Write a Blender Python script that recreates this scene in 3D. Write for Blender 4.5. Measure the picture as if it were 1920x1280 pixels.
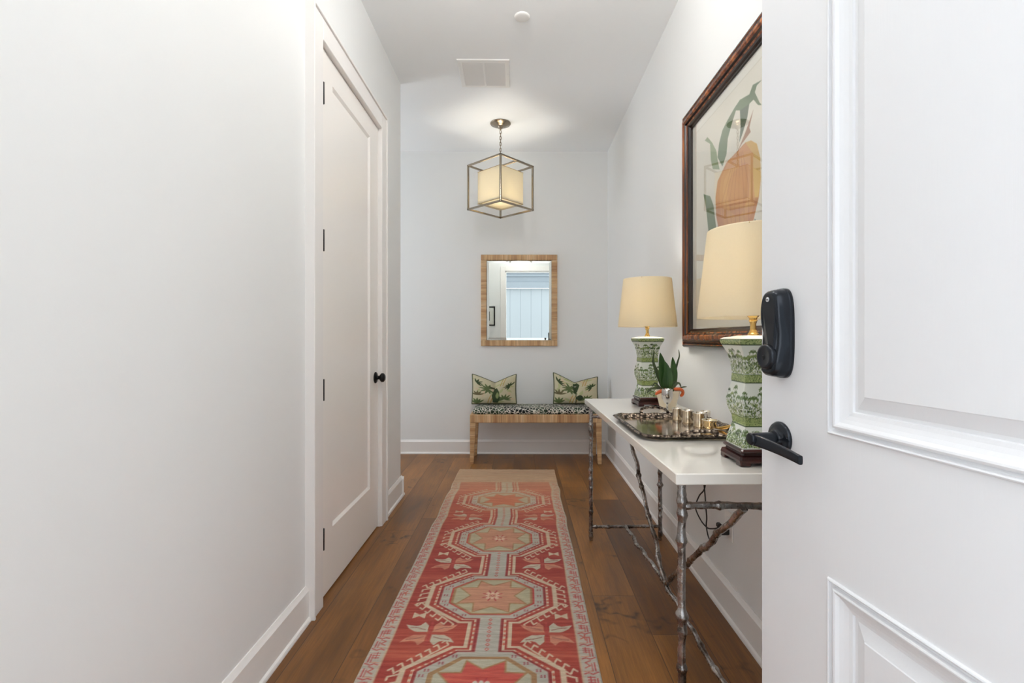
import bpy, math, random
import numpy as np
from mathutils import Vector, Matrix, noise

# ------------------------------------------------------------------ camera, world, light
sc = bpy.context.scene
for o in list(bpy.data.objects):
    bpy.data.objects.remove(o)
COL = sc.collection
cam_d = bpy.data.cameras.new('camera')
cam = bpy.data.objects.new('camera', cam_d)
COL.objects.link(cam)
sc.camera = cam
cam.location = (0, 0, 1.15)
cam.rotation_euler = (math.pi / 2, 0, 0)
cam_d.sensor_width = 36
cam_d.lens = 36 * 900 / 1920
cam_d.shift_x = -16 / 1920
cam_d.shift_y = -7 / 1920
cam_d.clip_start = 0.02
cam_d.clip_end = 200

sc.view_settings.view_transform = 'Standard'
sc.view_settings.look = 'None'
sc.view_settings.gamma = 1
sc.view_settings.use_curve_mapping = False
sc.view_settings.exposure = 0.0
sc.cycles.use_denoising = True
sc.cycles.max_bounces = 14
sc.cycles.diffuse_bounces = 8
sc.cycles.glossy_bounces = 6
sc.cycles.transmission_bounces = 8
sc.cycles.sample_clamp_indirect = 12
sc.cycles.caustics_reflective = False
sc.cycles.caustics_refractive = False

SKY = 3.2
world = bpy.data.worlds.new('world')
sc.world = world
world.use_nodes = True
bg = world.node_tree.nodes['Background']
bg.inputs[0].default_value = (0.89, 0.94, 1.0, 1)
bg.inputs[1].default_value = SKY

def lamp(name, kind, loc, energy, color, rot=(0, 0, 0), **kw):
    d = bpy.data.lights.new(name, kind)
    d.energy = energy
    d.color = color
    for k, v in kw.items():
        setattr(d, k, v)
    o = bpy.data.objects.new(name, d)
    o.location = loc
    o.rotation_euler = rot
    COL.objects.link(o)
    return o

# daylight through the open front door and through the window of the side hall
def portal(name, loc, rot, sx, sy):
    o = lamp(name, 'AREA', loc, 1, (1, 1, 1), rot, shape='RECTANGLE', size=sx, size_y=sy)
    o.data.cycles.is_portal = True
    return o
portal('doorway_daylight', (0.165, -0.08, 1.23), (math.pi / 2, 0, 0), 0.93, 2.46)
portal('side_window_daylight', (-3.02, 4.13, 1.5), (0, -math.pi / 2, 0), 2.0, 1.1)
WINDOW_W = 20
FILL_W = 12
lamp('side_window_fill', 'AREA', (-3.3, 4.13, 1.6), WINDOW_W, (0.86, 0.92, 1.0),  # area lamp added outside the side window to strengthen its daylight
     (0, -math.pi / 2, 0), shape='RECTANGLE', size=2.0, size_y=1.1)
# area lamps added either side of the porch, unseen, to boost the skylight
lamp('porch_fill_left', 'AREA', (-1.75, -1.35, 1.75), 11, (0.90, 0.95, 1.0),
     (math.radians(90), 0, math.radians(-50)), shape='RECTANGLE', size=1.6, size_y=2.4)
lamp('porch_fill_right', 'AREA', (2.15, -1.35, 1.75), 16, (0.90, 0.95, 1.0),
     (math.radians(90), 0, math.radians(50)), shape='RECTANGLE', size=1.6, size_y=2.4)

# ------------------------------------------------------------------ helpers
PI = math.pi

def s2l(c):
    c = np.asarray(c, dtype=float) / 255.0
    return np.where(c <= 0.04045, c / 12.92, ((c + 0.055) / 1.055) ** 2.4)

def rgb(r, g, b):
    l = s2l((r, g, b))
    return (float(l[0]), float(l[1]), float(l[2]), 1.0)

class MB:
    """collects geometry and links it as one mesh object"""
    def __init__(s):
        s.v = []; s.f = []; s.m = []; s.sm = []
    def add(s, vs, fs, mi=0, smooth=False, M=None):
        b = len(s.v)
        for p in vs:
            p = Vector(p)
            if M is not None:
                p = M @ p
            s.v.append(tuple(p))
        for f in fs:
            s.f.append(tuple(i + b for i in f)); s.m.append(mi); s.sm.append(smooth)
        return s
    def box(s, x0, x1, y0, y1, z0, z1, mi=0, M=None):
        vs = [(x, y, z) for x in (x0, x1) for y in (y0, y1) for z in (z0, z1)]
        fs = [(0, 1, 3, 2), (4, 6, 7, 5), (0, 4, 5, 1), (2, 3, 7, 6), (0, 2, 6, 4), (1, 5, 7, 3)]
        return s.add(vs, fs, mi, False, M)
    def bbox(s, x0, x1, y0, y1, z0, z1, r=0.002, mi=0, M=None):
        """box with chamfered edges"""
        r = min(r, (x1 - x0) / 2.01, (y1 - y0) / 2.01, (z1 - z0) / 2.01)
        X = (x0, x1); Y = (y0, y1); Z = (z0, z1)
        vs = []; idx = {}
        for a in (0, 1):
            for b in (0, 1):
                for c in (0, 1):
                    sx, sy, sz = (1 - 2 * a) * r, (1 - 2 * b) * r, (1 - 2 * c) * r
                    idx[a, b, c, 0] = len(vs); vs.append((X[a], Y[b] + sy, Z[c] + sz))
                    idx[a, b, c, 1] = len(vs); vs.append((X[a] + sx, Y[b], Z[c] + sz))
                    idx[a, b, c, 2] = len(vs); vs.append((X[a] + sx, Y[b] + sy, Z[c]))
        fs = []
        for a in (0, 1):
            fs.append([idx[a, b, c, 0] for b, c in ((0, 0), (0, 1), (1, 1), (1, 0))])
            fs.append([idx[b, a, c, 1] for b, c in ((0, 0), (0, 1), (1, 1), (1, 0))])
            fs.append([idx[b, c, a, 2] for b, c in ((0, 0), (0, 1), (1, 1), (1, 0))])
        for a in (0, 1):
            for b in (0, 1):
                fs.append([idx[a, b, 0, 0], idx[a, b, 1, 0], idx[a, b, 1, 1], idx[a, b, 0, 1]])
                fs.append([idx[a, 0, b, 0], idx[a, 1, b, 0], idx[a, 1, b, 2], idx[a, 0, b, 2]])
                fs.append([idx[0, a, b, 1], idx[1, a, b, 1], idx[1, a, b, 2], idx[0, a, b, 2]])
        for a in (0, 1):
            for b in (0, 1):
                for c in (0, 1):
                    fs.append([idx[a, b, c, 0], idx[a, b, c, 1], idx[a, b, c, 2]])
        return s.add(vs, fs, mi, False, M)
    def lathe(s, prof, seg=32, mi=0, M=None, smooth=True, cx=0, cy=0):
        """prof: list of (r, z)"""
        vs = []; fs = []
        n = len(prof)
        for k in range(seg):
            a = 2 * PI * k / seg
            for r, z in prof:
                vs.append((cx + r * math.cos(a), cy + r * math.sin(a), z))
        for k in range(seg):
            k2 = (k + 1) % seg
            for i in range(n - 1):
                fs.append((k * n + i, k2 * n + i, k2 * n + i + 1, k * n + i + 1))
        return s.add(vs, fs, mi, smooth, M)
    def tube(s, pts, rad, seg=10, mi=0, M=None, cap=True, closed=False, flat=1.0):
        pts = [Vector(p) for p in pts]
        n = len(pts)
        if not hasattr(rad, '__len__'):
            rad = [rad] * n
        up = None; vs = []; fs = []
        for i, p in enumerate(pts):
            if closed:
                t = pts[(i + 1) % n] - pts[i - 1]
            else:
                t = pts[min(i + 1, n - 1)] - pts[max(i - 1, 0)]
            t.normalize()
            if up is None:
                up = Vector((0, 0, 1)) if abs(t.z) < 0.9 else Vector((1, 0, 0))
            side = t.cross(up); side.normalize()
            up = side.cross(t); up.normalize()
            for k in range(seg):
                a = 2 * PI * k / seg
                vs.append(p + side * (rad[i] * math.cos(a)) + up * (rad[i] * flat * math.sin(a)))
        m = n if closed else n - 1
        for i in range(m):
            j = (i + 1) % n
            for k in range(seg):
                k2 = (k + 1) % seg
                fs.append((i * seg + k, i * seg + k2, j * seg + k2, j * seg + k))
        if cap and not closed:
            fs.append(tuple(range(seg))[::-1])
            fs.append(tuple((n - 1) * seg + k for k in range(seg)))
        return s.add(vs, fs, mi, True, M)
    def rings(s, rings, mi=0, M=None, smooth=False, cap0=False, cap1=False, mis=None):
        """list of closed rings with equal vertex counts, bridged"""
        n = len(rings[0]); vs = [p for r in rings for p in r]
        b = len(s.v)
        s.add(vs, [], mi, smooth, M)
        for i in range(len(rings) - 1):
            for k in range(n):
                k2 = (k + 1) % n
                s.f.append((b + i * n + k, b + i * n + k2, b + (i + 1) * n + k2, b + (i + 1) * n + k))
                s.m.append(mis[i] if mis else mi); s.sm.append(smooth)
        if cap0:
            s.f.append(tuple(b + k for k in range(n))[::-1]); s.m.append(mi); s.sm.append(False)
        if cap1:
            s.f.append(tuple(b + (len(rings) - 1) * n + k for k in range(n))); s.m.append(mis[-1] if mis else mi); s.sm.append(False)
        return s
    def extrude_y(s, prof, y0, y1, mi=0, M=None):
        """closed polygon prof of (x, z) run from y0 to y1"""
        n = len(prof)
        vs = [(x, y0, z) for x, z in prof] + [(x, y1, z) for x, z in prof]
        fs = [(i, (i + 1) % n, n + (i + 1) % n, n + i) for i in range(n)]
        fs += [tuple(range(n))[::-1], tuple(range(n, 2 * n))]
        return s.add(vs, fs, mi, False, M)
    def build(s, name, mats, parent=None, bevel=0, sub=0, solid=0, loc=None, recalc=True):
        me = bpy.data.meshes.new(name)
        if loc is not None:
            L = Vector(loc); vs = [tuple(Vector(p) - L) for p in s.v]
        else:
            vs = s.v
        me.from_pydata(vs, [], s.f)
        if not isinstance(mats, (list, tuple)):
            mats = [mats]
        for m in mats:
            me.materials.append(m)
        me.polygons.foreach_set('material_index', s.m)
        me.polygons.foreach_set('use_smooth', s.sm)
        me.update()
        if recalc:
            import bmesh
            bm = bmesh.new(); bm.from_mesh(me)
            bmesh.ops.recalc_face_normals(bm, faces=bm.faces)
            bm.to_mesh(me); bm.free()
        o = bpy.data.objects.new(name, me)
        COL.objects.link(o)
        if loc is not None:
            o.location = loc
        if parent is not None:
            o.parent = parent
        if solid:
            md = o.modifiers.new('s', 'SOLIDIFY'); md.thickness = solid; md.offset = 0
        if bevel:
            md = o.modifiers.new('b', 'BEVEL'); md.width = bevel; md.segments = 2; md.limit_method = 'ANGLE'
        if sub:
            md = o.modifiers.new('u', 'SUBSURF'); md.levels = sub; md.render_levels = sub
        return o

def thing(name, label, cat, loc=(0, 0, 0), rz=0, group=None):
    o = bpy.data.objects.new(name, None); COL.objects.link(o)
    o.empty_display_size = 0.05
    o.location = loc; o.rotation_euler = (0, 0, rz)
    return tag(o, label, cat, group)

def tag(o, label=None, cat=None, group=None):
    if label: o['label'] = label
    if cat: o['category'] = cat
    if group: o['group'] = group
    return o

def struct(o, label=None):
    o['kind'] = 'structure'
    if label: o['label'] = label
    return o

def dup(root, loc, rz, label, group=None):
    r = root.copy(); COL.objects.link(r); r.location = loc; r.rotation_euler = (0, 0, rz)
    r['label'] = label
    if group: r['group'] = group
    for ch in list(root.children):
        c = ch.copy(); COL.objects.link(c); c.parent = r
        for g in list(ch.children):
            d = g.copy(); COL.objects.link(d); d.parent = c
    return r

# ------------------------------------------------------------------ node helpers
class NT:
    def __init__(s, name):
        s.mat = bpy.data.materials.new(name); s.mat.use_nodes = True
        s.t = s.mat.node_tree; s.b = s.t.nodes['Principled BSDF']; s.out = s.t.nodes['Material Output']
    def n(s, typ, ins=None, **kw):
        nd = s.t.nodes.new(typ)
        for k, v in kw.items():
            setattr(nd, k, v)
        for k, v in (ins or {}).items():
            s.set(nd.inputs[k], v)
        return nd
    def set(s, sock, v):
        if isinstance(v, bpy.types.NodeSocket):
            s.t.links.new(v, sock)
        else:
            sock.default_value = v
    def math(s, op, a, b=0.0, c=None):
        ins = {0: a, 1: b}
        if c is not None: ins[2] = c
        return s.n('ShaderNodeMath', ins, operation=op).outputs[0]
    def mix(s, fac, a, b, blend='MIX'):
        nd = s.n('ShaderNodeMix', data_type='RGBA', blend_type=blend)
        s.set(nd.inputs[0], fac); s.set(nd.inputs[6], a); s.set(nd.inputs[7], b)
        return nd.outputs[2]
    def ramp(s, fac, stops, interp='LINEAR'):
        nd = s.n('ShaderNodeValToRGB', {0: fac}); cr = nd.color_ramp; cr.interpolation = interp
        while len(cr.elements) < len(stops):
            cr.elements.new(0.5)
        for e, (p, c) in zip(cr.elements, stops):
            e.position = p; e.color = c if hasattr(c, '__len__') else (c, c, c, 1)
        return nd.outputs[0]
    def coord(s, kind='Object'):
        return s.n('ShaderNodeTexCoord').outputs[kind]
    def mapping(s, vec, scale=(1, 1, 1), rot=(0, 0, 0), loc=(0, 0, 0)):
        return s.n('ShaderNodeMapping', {'Vector': vec, 'Scale': scale, 'Rotation': rot, 'Location': loc}).outputs[0]
    def noise(s, vec, scale=5, detail=4, rough=0.5, dist=0.0, col=False):
        nd = s.n('ShaderNodeTexNoise', {'Vector': vec, 'Scale': scale, 'Detail': detail, 'Roughness': rough, 'Distortion': dist})
        return nd.outputs['Color' if col else 'Fac']
    def bump(s, h, strength=0.3, dist=0.01):
        nd = s.n('ShaderNodeBump', {'Height': h, 'Strength': strength, 'Distance': dist})
        s.set(s.b.inputs['Normal'], nd.outputs[0]); return nd
    def set_b(s, **kw):
        for k, v in kw.items():
            s.set(s.b.inputs[k.replace('_', ' ')], v)
        return s

def plain(name, col, rough=0.5, metal=0.0, bump=None, **kw):
    t = NT(name); t.set_b(Base_Color=col, Roughness=rough, Metallic=metal, **kw)
    if bump:
        sc_, st, di = bump
        t.bump(t.noise(t.coord(), sc_, 4, 0.6), st, di)
    return t.mat

M = {}
# painted plaster: very faint roller texture
def paint(name, col, rough=0.55, scale=220, st=0.06):
    t = NT(name); co = t.coord()
    tone = t.noise(co, 1.3, 2)
    c = t.mix(t.math('MULTIPLY', tone, 0.05), col, (col[0] * 0.9, col[1] * 0.9, col[2] * 0.9, 1))
    t.set_b(Base_Color=c, Roughness=rough)
    t.bump(t.noise(co, scale, 3, 0.6), st, 0.002)
    return t.mat
M['wall'] = paint('wall_paint', rgb(230, 231, 230))
M['ceil'] = paint('ceiling_paint', rgb(246, 248, 249), 0.7)
M['trim'] = paint('trim_paint', rgb(236, 233, 230), 0.32, 60, 0.02)
M['door_int'] = paint('closet_door_paint', rgb(240, 236, 231), 0.28, 60, 0.02)

def entry_paint():
    t = NT('entry_door_paint'); co = t.coord()
    g = t.noise(t.mapping(co, (300, 300, 9)), 1.0, 3, 0.6)
    t.set_b(Base_Color=rgb(226, 227, 229), Roughness=0.36)
    t.bump(g, 0.10, 0.0015)
    return t.mat
M['entry'] = entry_paint()

def floor_mat():
    t = NT('oak_plank_floor'); co = t.n('ShaderNodeNewGeometry').outputs['Position']
    sep = t.n('ShaderNodeSeparateXYZ', {0: co}); X, Y = sep.outputs[0], sep.outputs[1]
    W = 0.19
    xs = t.math('DIVIDE', t.math('ADD', X, 0.06 + 20 * W), W)
    col = t.math('FLOOR', xs); fx = t.math('FRACT', xs)
    off = t.n('ShaderNodeTexWhiteNoise', {'W': col}, noise_dimensions='1D').outputs['Value']
    ys = t.math('ADD', t.math('DIVIDE', Y, 1.55), t.math('MULTIPLY', off, 7.3))
    row = t.math('FLOOR', ys); fy = t.math('FRACT', ys)
    cid = t.n('ShaderNodeCombineXYZ', {0: col, 1: row})
    rnd = t.n('ShaderNodeTexWhiteNoise', {'Vector': cid.outputs[0]}, noise_dimensions='3D')
    r1 = rnd.outputs['Value']
    shift = t.n('ShaderNodeVectorMath', {0: rnd.outputs['Color'], 1: (9, 9, 9)}, operation='MULTIPLY').outputs[0]
    p = t.n('ShaderNodeVectorMath', {0: co, 1: shift}, operation='ADD').outputs[0]
    broad = t.noise(t.mapping(p, (5, 0.9, 1)), 1.0, 3, 0.55, 0.4)
    grain = t.noise(t.mapping(p, (60, 3.2, 1)), 1.0, 5, 0.6, 0.8)
    fine = t.noise(t.mapping(p, (260, 9, 1)), 1.0, 3, 0.6)
    base = t.ramp(broad, [(0.25, rgb(106, 72, 36)), (0.5, rgb(152, 108, 58)), (0.75, rgb(184, 134, 76))])
    tint = t.ramp(r1, [(0.0, rgb(196, 178, 160)), (0.35, rgb(235, 222, 205)), (0.7, rgb(255, 240, 222)), (1.0, rgb(222, 214, 214))])
    c = t.mix(1.0, base, tint, 'MULTIPLY')
    c = t.mix(t.ramp(grain, [(0.35, 0.38), (0.6, 0.0)]), c, rgb(80, 52, 30))
    c = t.mix(t.ramp(fine, [(0.40, 0.22), (0.6, 0.0)]), c, rgb(70, 46, 28))
    vor = t.n('ShaderNodeTexVoronoi', {'Vector': t.mapping(t.n('ShaderNodeVectorMath', {0: p, 1: t.noise(p, 9, 2, col=True)}, operation='ADD').outputs[0], (3.3, 1.5, 1)), 'Scale': 1.0})
    knot = t.ramp(vor.outputs['Distance'], [(0.04, 0.9), (0.11, 0.35), (0.24, 0.0)])
    c = t.mix(knot, c, rgb(52, 34, 22))
    smoke = t.noise(t.mapping(p, (2.5, 1.5, 1)), 1.0, 2, 0.5, 1.0)
    c = t.mix(t.ramp(smoke, [(0.56, 0.0), (0.75, 0.45)]), c, rgb(78, 62, 50))
    ex = t.math('MINIMUM', fx, t.math('SUBTRACT', 1.0, fx))
    ey = t.math('MINIMUM', fy, t.math('SUBTRACT', 1.0, fy))
    gap = t.math('MINIMUM', t.math('MULTIPLY', ex, W), t.math('MULTIPLY', ey, 1.55))
    seam = t.ramp(t.math('MULTIPLY', gap, 100.0), [(0.08, 1.0), (0.22, 0.0)])
    c = t.mix(t.math('MULTIPLY', seam, 0.75), c, rgb(40, 26, 18))
    rg = t.math('ADD', t.math('MULTIPLY', grain, 0.14), 0.33)
    t.set_b(Base_Color=c, Roughness=rg)
    h = t.math('SUBTRACT', t.math('MULTIPLY', grain, 0.25), t.math('MULTIPLY', seam, 1.0))
    t.bump(h, 0.35, 0.002)
    return t.mat
M['floor'] = floor_mat()

M['black'] = plain('black_metal', rgb(22, 22, 24), 0.34, 0.6)
M['lockblack'] = plain('lock_black', rgb(34, 38, 44), 0.24, 0.55)
M['nickel'] = plain('polished_nickel', rgb(158, 146, 130), 0.2, 1.0)
M['silver'] = plain('polished_silver', rgb(232, 224, 212), 0.09, 1.0, (40, 0.05, 0.002))
M['brass'] = plain('polished_brass', rgb(222, 188, 120), 0.2, 1.0)
M['white_gloss'] = plain('white_lacquer', rgb(238, 234, 226), 0.09, 0.0, Coat_Weight=0.5, Coat_Roughness=0.04)
M['dark_hole'] = plain('dark_recess', rgb(18, 17, 16), 0.8)
M['rubber'] = plain('black_rubber', rgb(24, 22, 22), 0.5)
M['plastic_white'] = plain('white_plastic', rgb(238, 237, 234), 0.35)

def fabric_shade(name, col, trans=0.5, scale=900, dens=1.0):
    t = NT(name); co = t.coord()
    w = t.noise(t.mapping(co, (1, 1, 0.25)), scale, 2, 0.5)
    c = t.mix(t.math('MULTIPLY', w, 0.18), col, (col[0] * 0.7, col[1] * 0.66, col[2] * 0.6, 1))
    d = t.n('ShaderNodeBsdfDiffuse', {'Color': c}); tr = t.n('ShaderNodeBsdfTranslucent', {'Color': t.mix(1.0, c, (dens, dens, dens, 1), 'MULTIPLY')})
    m = t.n('ShaderNodeMixShader', {0: trans}); t.t.links.new(d.outputs[0], m.inputs[1]); t.t.links.new(tr.outputs[0], m.inputs[2])
    t.t.links.new(m.outputs[0], t.out.inputs[0])
    return t.mat
M['shade'] = fabric_shade('cream_shade_fabric', rgb(246, 236, 212), 0.45)
M['pshade'] = fabric_shade('pendant_shade_fabric', rgb(250, 243, 224), 0.5, dens=0.62)

def emit(name, col, st):
    t = NT(name); e = t.n('ShaderNodeEmission', {'Color': col, 'Strength': st}); t.t.links.new(e.outputs[0], t.out.inputs[0]); return t.mat
M['bulb'] = emit('lit_bulb', (1.0, 0.90, 0.74, 1), 2.2)

def raffia(name, axis):
    """wound cane: fine bands that run across the member; axis = direction the winding advances"""
    t = NT(name); co = t.coord()
    sc_ = {'x': (260, 6, 6), 'z': (6, 6, 260)}[axis]
    f = t.noise(t.mapping(co, sc_), 1.0, 2, 0.5)
    sc2 = {'x': (22, 1, 1), 'z': (1, 1, 22)}[axis]
    b = t.noise(t.mapping(co, sc2), 1.0, 2, 0.6)
    c = t.ramp(b, [(0.3, rgb(168, 124, 82)), (0.5, rgb(208, 170, 124)), (0.7, rgb(224, 194, 152))])
    c = t.mix(t.ramp(f, [(0.35, 0.45), (0.6, 0.0)]), c, rgb(112, 76, 48))
    t.set_b(Base_Color=c, Roughness=0.5)
    t.bump(f, 0.5, 0.002)
    return t.mat
M['raffia_x'] = raffia('wound_cane_across', 'x')
M['raffia_z'] = raffia('wound_cane_upright', 'z')

def twig_metal():
    t = NT('cast_twig_iron'); co = t.coord()
    n1 = t.noise(co, 70, 4, 0.6); n2 = t.noise(co, 14, 3, 0.6)
    c = t.ramp(n2, [(0.36, rgb(104, 96, 90)), (0.52, rgb(158, 154, 151)), (0.7, rgb(196, 194, 192))])
    c = t.mix(t.ramp(n1, [(0.34, 0.45), (0.46, 0.0)]), c, rgb(52, 44, 38))
    t.set_b(Base_Color=c, Roughness=t.ramp(n1, [(0.3, 0.34), (0.7, 0.16)]), Metallic=0.97)
    t.bump(t.noise(co, 90, 3, 0.6), 0.35, 0.004)
    return t.mat
M['twig'] = twig_metal()

def tray_rim():
    t = NT('chased_silver_rim'); co = t.coord()
    v = t.n('ShaderNodeTexVoronoi', {'Vector': co, 'Scale': 85.0}).outputs['Distance']
    n1 = t.noise(co, 120, 3, 0.6)
    c = t.ramp(v, [(0.15, rgb(190, 176, 160)), (0.45, rgb(120, 106, 94)), (0.7, rgb(44, 36, 32))])
    t.set_b(Base_Color=c, Roughness=0.27, Metallic=0.95)
    t.bump(t.math('ADD', v, n1), 0.9, 0.006)
    return t.mat
M['rim'] = tray_rim()
def tray_face():
    t = NT('tarnished_silver_plate'); co = t.coord()
    n1 = t.noise(co, 7, 3, 0.6)
    c = t.ramp(n1, [(0.35, rgb(168, 146, 118)), (0.6, rgb(206, 190, 166))])
    t.set_b(Base_Color=c, Roughness=0.12, Metallic=1.0)
    t.bump(t.noise(co, 14, 3), 0.05, 0.01)
    return t.mat
M['trayface'] = tray_face()

def wood(name, dark, mid, lite, axis=1, rough=0.3):
    t = NT(name); co = t.coord()
    sc_ = [30, 30, 30]; sc_[axis] = 2.2
    n1 = t.noise(t.mapping(co, tuple(sc_)), 1.0, 5, 0.6, 0.6)
    c = t.ramp(n1, [(0.3, dark), (0.5, mid), (0.7, lite)])
    t.set_b(Base_Color=c, Roughness=rough)
    t.bump(n1, 0.06, 0.001)
    return t.mat
M['frame_red'] = wood('chestnut_frame_wood', rgb(40, 17, 8), rgb(116, 60, 28), rgb(176, 104, 54), 2, 0.22)
M['frame_dark'] = wood('dark_frame_wood', rgb(12, 8, 6), rgb(34, 20, 13), rgb(72, 42, 24), 2, 0.25)
M['rosewood'] = wood('rosewood_stand', rgb(22, 8, 7), rgb(50, 20, 18), rgb(78, 34, 28), 0, 0.25)

def attr_mat(name, rough=0.6, bump=None, var=0.0, streak=None, metal=0.0, sheen=0.0):
    t = NT(name)
    a = t.n('ShaderNodeAttribute', attribute_name='paint').outputs['Color']
    co = t.coord()
    if streak:
        n1 = t.noise(t.mapping(co, streak), 1.0, 4, 0.65)
        k = t.ramp(n1, [(0.25, 1.0 - var), (0.75, 1.0 + 0.0)])
        a = t.mix(1.0, a, k, 'MULTIPLY')
    t.set_b(Base_Color=a, Roughness=rough, Sheen_Weight=sheen)
    if bump:
        t.bump(t.noise(t.mapping(co, bump[0]), 1.0, 2, 0.6), bump[1], bump[2])
    return t.mat
M['rug'] = attr_mat('woven_wool_pattern', 0.92, ((420, 420, 60), 0.6, 0.004), 0.34, (26, 190, 1), sheen=0.15)
M['porcelain'] = attr_mat('painted_porcelain', 0.14, None)
M['printpaper'] = attr_mat('botanical_print_paper', 0.8, None)
M['pillow'] = attr_mat('leaf_printed_linen', 0.9, ((500, 500, 500), 0.4, 0.002), 0.12, (300, 300, 300))
M['leaf'] = None

# ------------------------------------------------------------------ painter (patterns of things, no shading)
class Canvas:
    def __init__(s, w, h, step, bgcol, ss=2):
        s.nx = int(round(w / step)) + 1; s.ny = int(round(h / step)) + 1
        s.w = w; s.h = h; s.ss = ss
        nx, ny = s.nx * ss, s.ny * ss
        xs = (np.arange(nx) + 0.5) / nx * w; ys = (np.arange(ny) + 0.5) / ny * h
        s.X, s.Y = np.meshgrid(xs, ys)
        s.c = np.empty((ny, nx, 3)); s.c[:] = bgcol
    def _win(s, x0, x1, y0, y1):
        ny, nx = s.X.shape
        i0 = max(0, int(x0 / s.w * nx) - 1); i1 = min(nx, int(x1 / s.w * nx) + 2)
        j0 = max(0, int(y0 / s.h * ny) - 1); j1 = min(ny, int(y1 / s.h * ny) + 2)
        return (slice(j0, j1), slice(i0, i1)) if (i1 > i0 and j1 > j0) else None
    def put(s, win, mask, col, a=1.0):
        reg = s.c[win]; reg[mask] = reg[mask] * (1 - a) + np.array(col, float) * a
    def poly(s, pts, col, a=1.0):
        P = np.array(pts, float)
        w = s._win(P[:, 0].min(), P[:, 0].max(), P[:, 1].min(), P[:, 1].max())
        if w is None: return
        X, Y = s.X[w], s.Y[w]; ins = np.zeros(X.shape, bool)
        for (x0, y0), (x1, y1) in zip(P, np.roll(P, -1, 0)):
            if y0 == y1: continue
            ins ^= ((Y < y0) != (Y < y1)) & (X < (x1 - x0) * (Y - y0) / (y1 - y0) + x0)
        s.put(w, ins, col, a)
    def line(s, pts, wd, col, closed=False, a=1.0):
        pts = list(pts)
        if closed: pts = pts + [pts[0]]
        for (x0, y0), (x1, y1) in zip(pts, pts[1:]):
            h = wd / 2
            w = s._win(min(x0, x1) - h, max(x0, x1) + h, min(y0, y1) - h, max(y0, y1) + h)
            if w is None: continue
            X, Y = s.X[w], s.Y[w]; dx, dy = x1 - x0, y1 - y0; L = dx * dx + dy * dy + 1e-12
            t = np.clip(((X - x0) * dx + (Y - y0) * dy) / L, 0, 1)
            s.put(w, (X - x0 - t * dx) ** 2 + (Y - y0 - t * dy) ** 2 < h * h, col, a)
    def disc(s, x, y, r, col, ry=None, a=1.0):
        ry = ry or r
        w = s._win(x - r, x + r, y - ry, y + ry)
        if w is None: return
        s.put(w, ((s.X[w] - x) / r) ** 2 + ((s.Y[w] - y) / ry) ** 2 < 1, col, a)
    def rect(s, x0, x1, y0, y1, col, a=1.0):
        s.poly([(x0, y0), (x1, y0), (x1, y1), (x0, y1)], col, a)
    def leaf(s, x, y, ang, L, wd, col, a=1.0):
        ca, sa = math.cos(ang), math.sin(ang); pts = []
        for t in (0, .15, .35, .55, .8, 1, .8, .55, .35, .15):
            side = 1 if len(pts) < 6 else -1
            w_ = wd * math.sin(PI * min(t * 1.05, 1)) ** 0.8 if 0 < t < 1 else 0
            pts.append((x + ca * L * t - sa * w_ * side * .5, y + sa * L * t + ca * w_ * side * .5))
        s.poly(pts, col, a)
    def down(s):
        ny, nx = s.X.shape; k = s.ss
        return s.c.reshape(ny // k, k, nx // k, k, 3).mean((1, 3))

def put_attr(me, cols255):
    lin = s2l(np.clip(cols255, 0, 255)).astype(np.float32)
    n = len(me.vertices); buf = np.ones((n, 4), np.float32); buf[:, :3] = lin.reshape(n, 3)
    at = me.color_attributes.new('paint', 'FLOAT_COLOR', 'POINT')
    at.data.foreach_set('color', buf.ravel())

def grid_mesh(name, P, cols, mat, parent=None, smooth=True, closed=False, extra=None):
    """P: (ny, nx, 3) positions"""
    ny, nx = P.shape[:2]
    me = bpy.data.meshes.new(name)
    me.vertices.add(nx * ny); me.vertices.foreach_set('co', P.astype(np.float32).ravel())
    idx = np.arange(nx * ny).reshape(ny, nx)
    if closed:
        idx2 = np.concatenate([idx, idx[:, :1]], 1)
    else:
        idx2 = idx
    q = np.stack([idx2[:-1, :-1], idx2[:-1, 1:], idx2[1:, 1:], idx2[1:, :-1]], -1).reshape(-1, 4)
    me.loops.add(q.size); me.loops.foreach_set('vertex_index', q.ravel().astype(np.int32))
    me.polygons.add(len(q)); me.polygons.foreach_set('loop_start', (np.arange(len(q)) * 4).astype(np.int32))
    me.polygons.foreach_set('loop_total', np.full(len(q), 4, np.int32))
    me.polygons.foreach_set('use_smooth', np.full(len(q), smooth))
    me.update(); me.validate()
    put_attr(me, cols)
    me.materials.append(mat)
    o = bpy.data.objects.new(name, me); COL.objects.link(o)
    if parent is not None: o.parent = parent
    return o

# ================================================================== ROOM
XL, XR, YB, HC = -0.875, 0.865, 4.77, 3.0
YE = 3.50            # where the left wall ends
DY0, DY1, DZ = 2.053, 2.926, 2.425     # closet door opening
OX0, OX1, OZ = -0.30, 0.665, 2.46      # front door opening
YF0, YF1 = -0.08, 0.075

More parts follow.
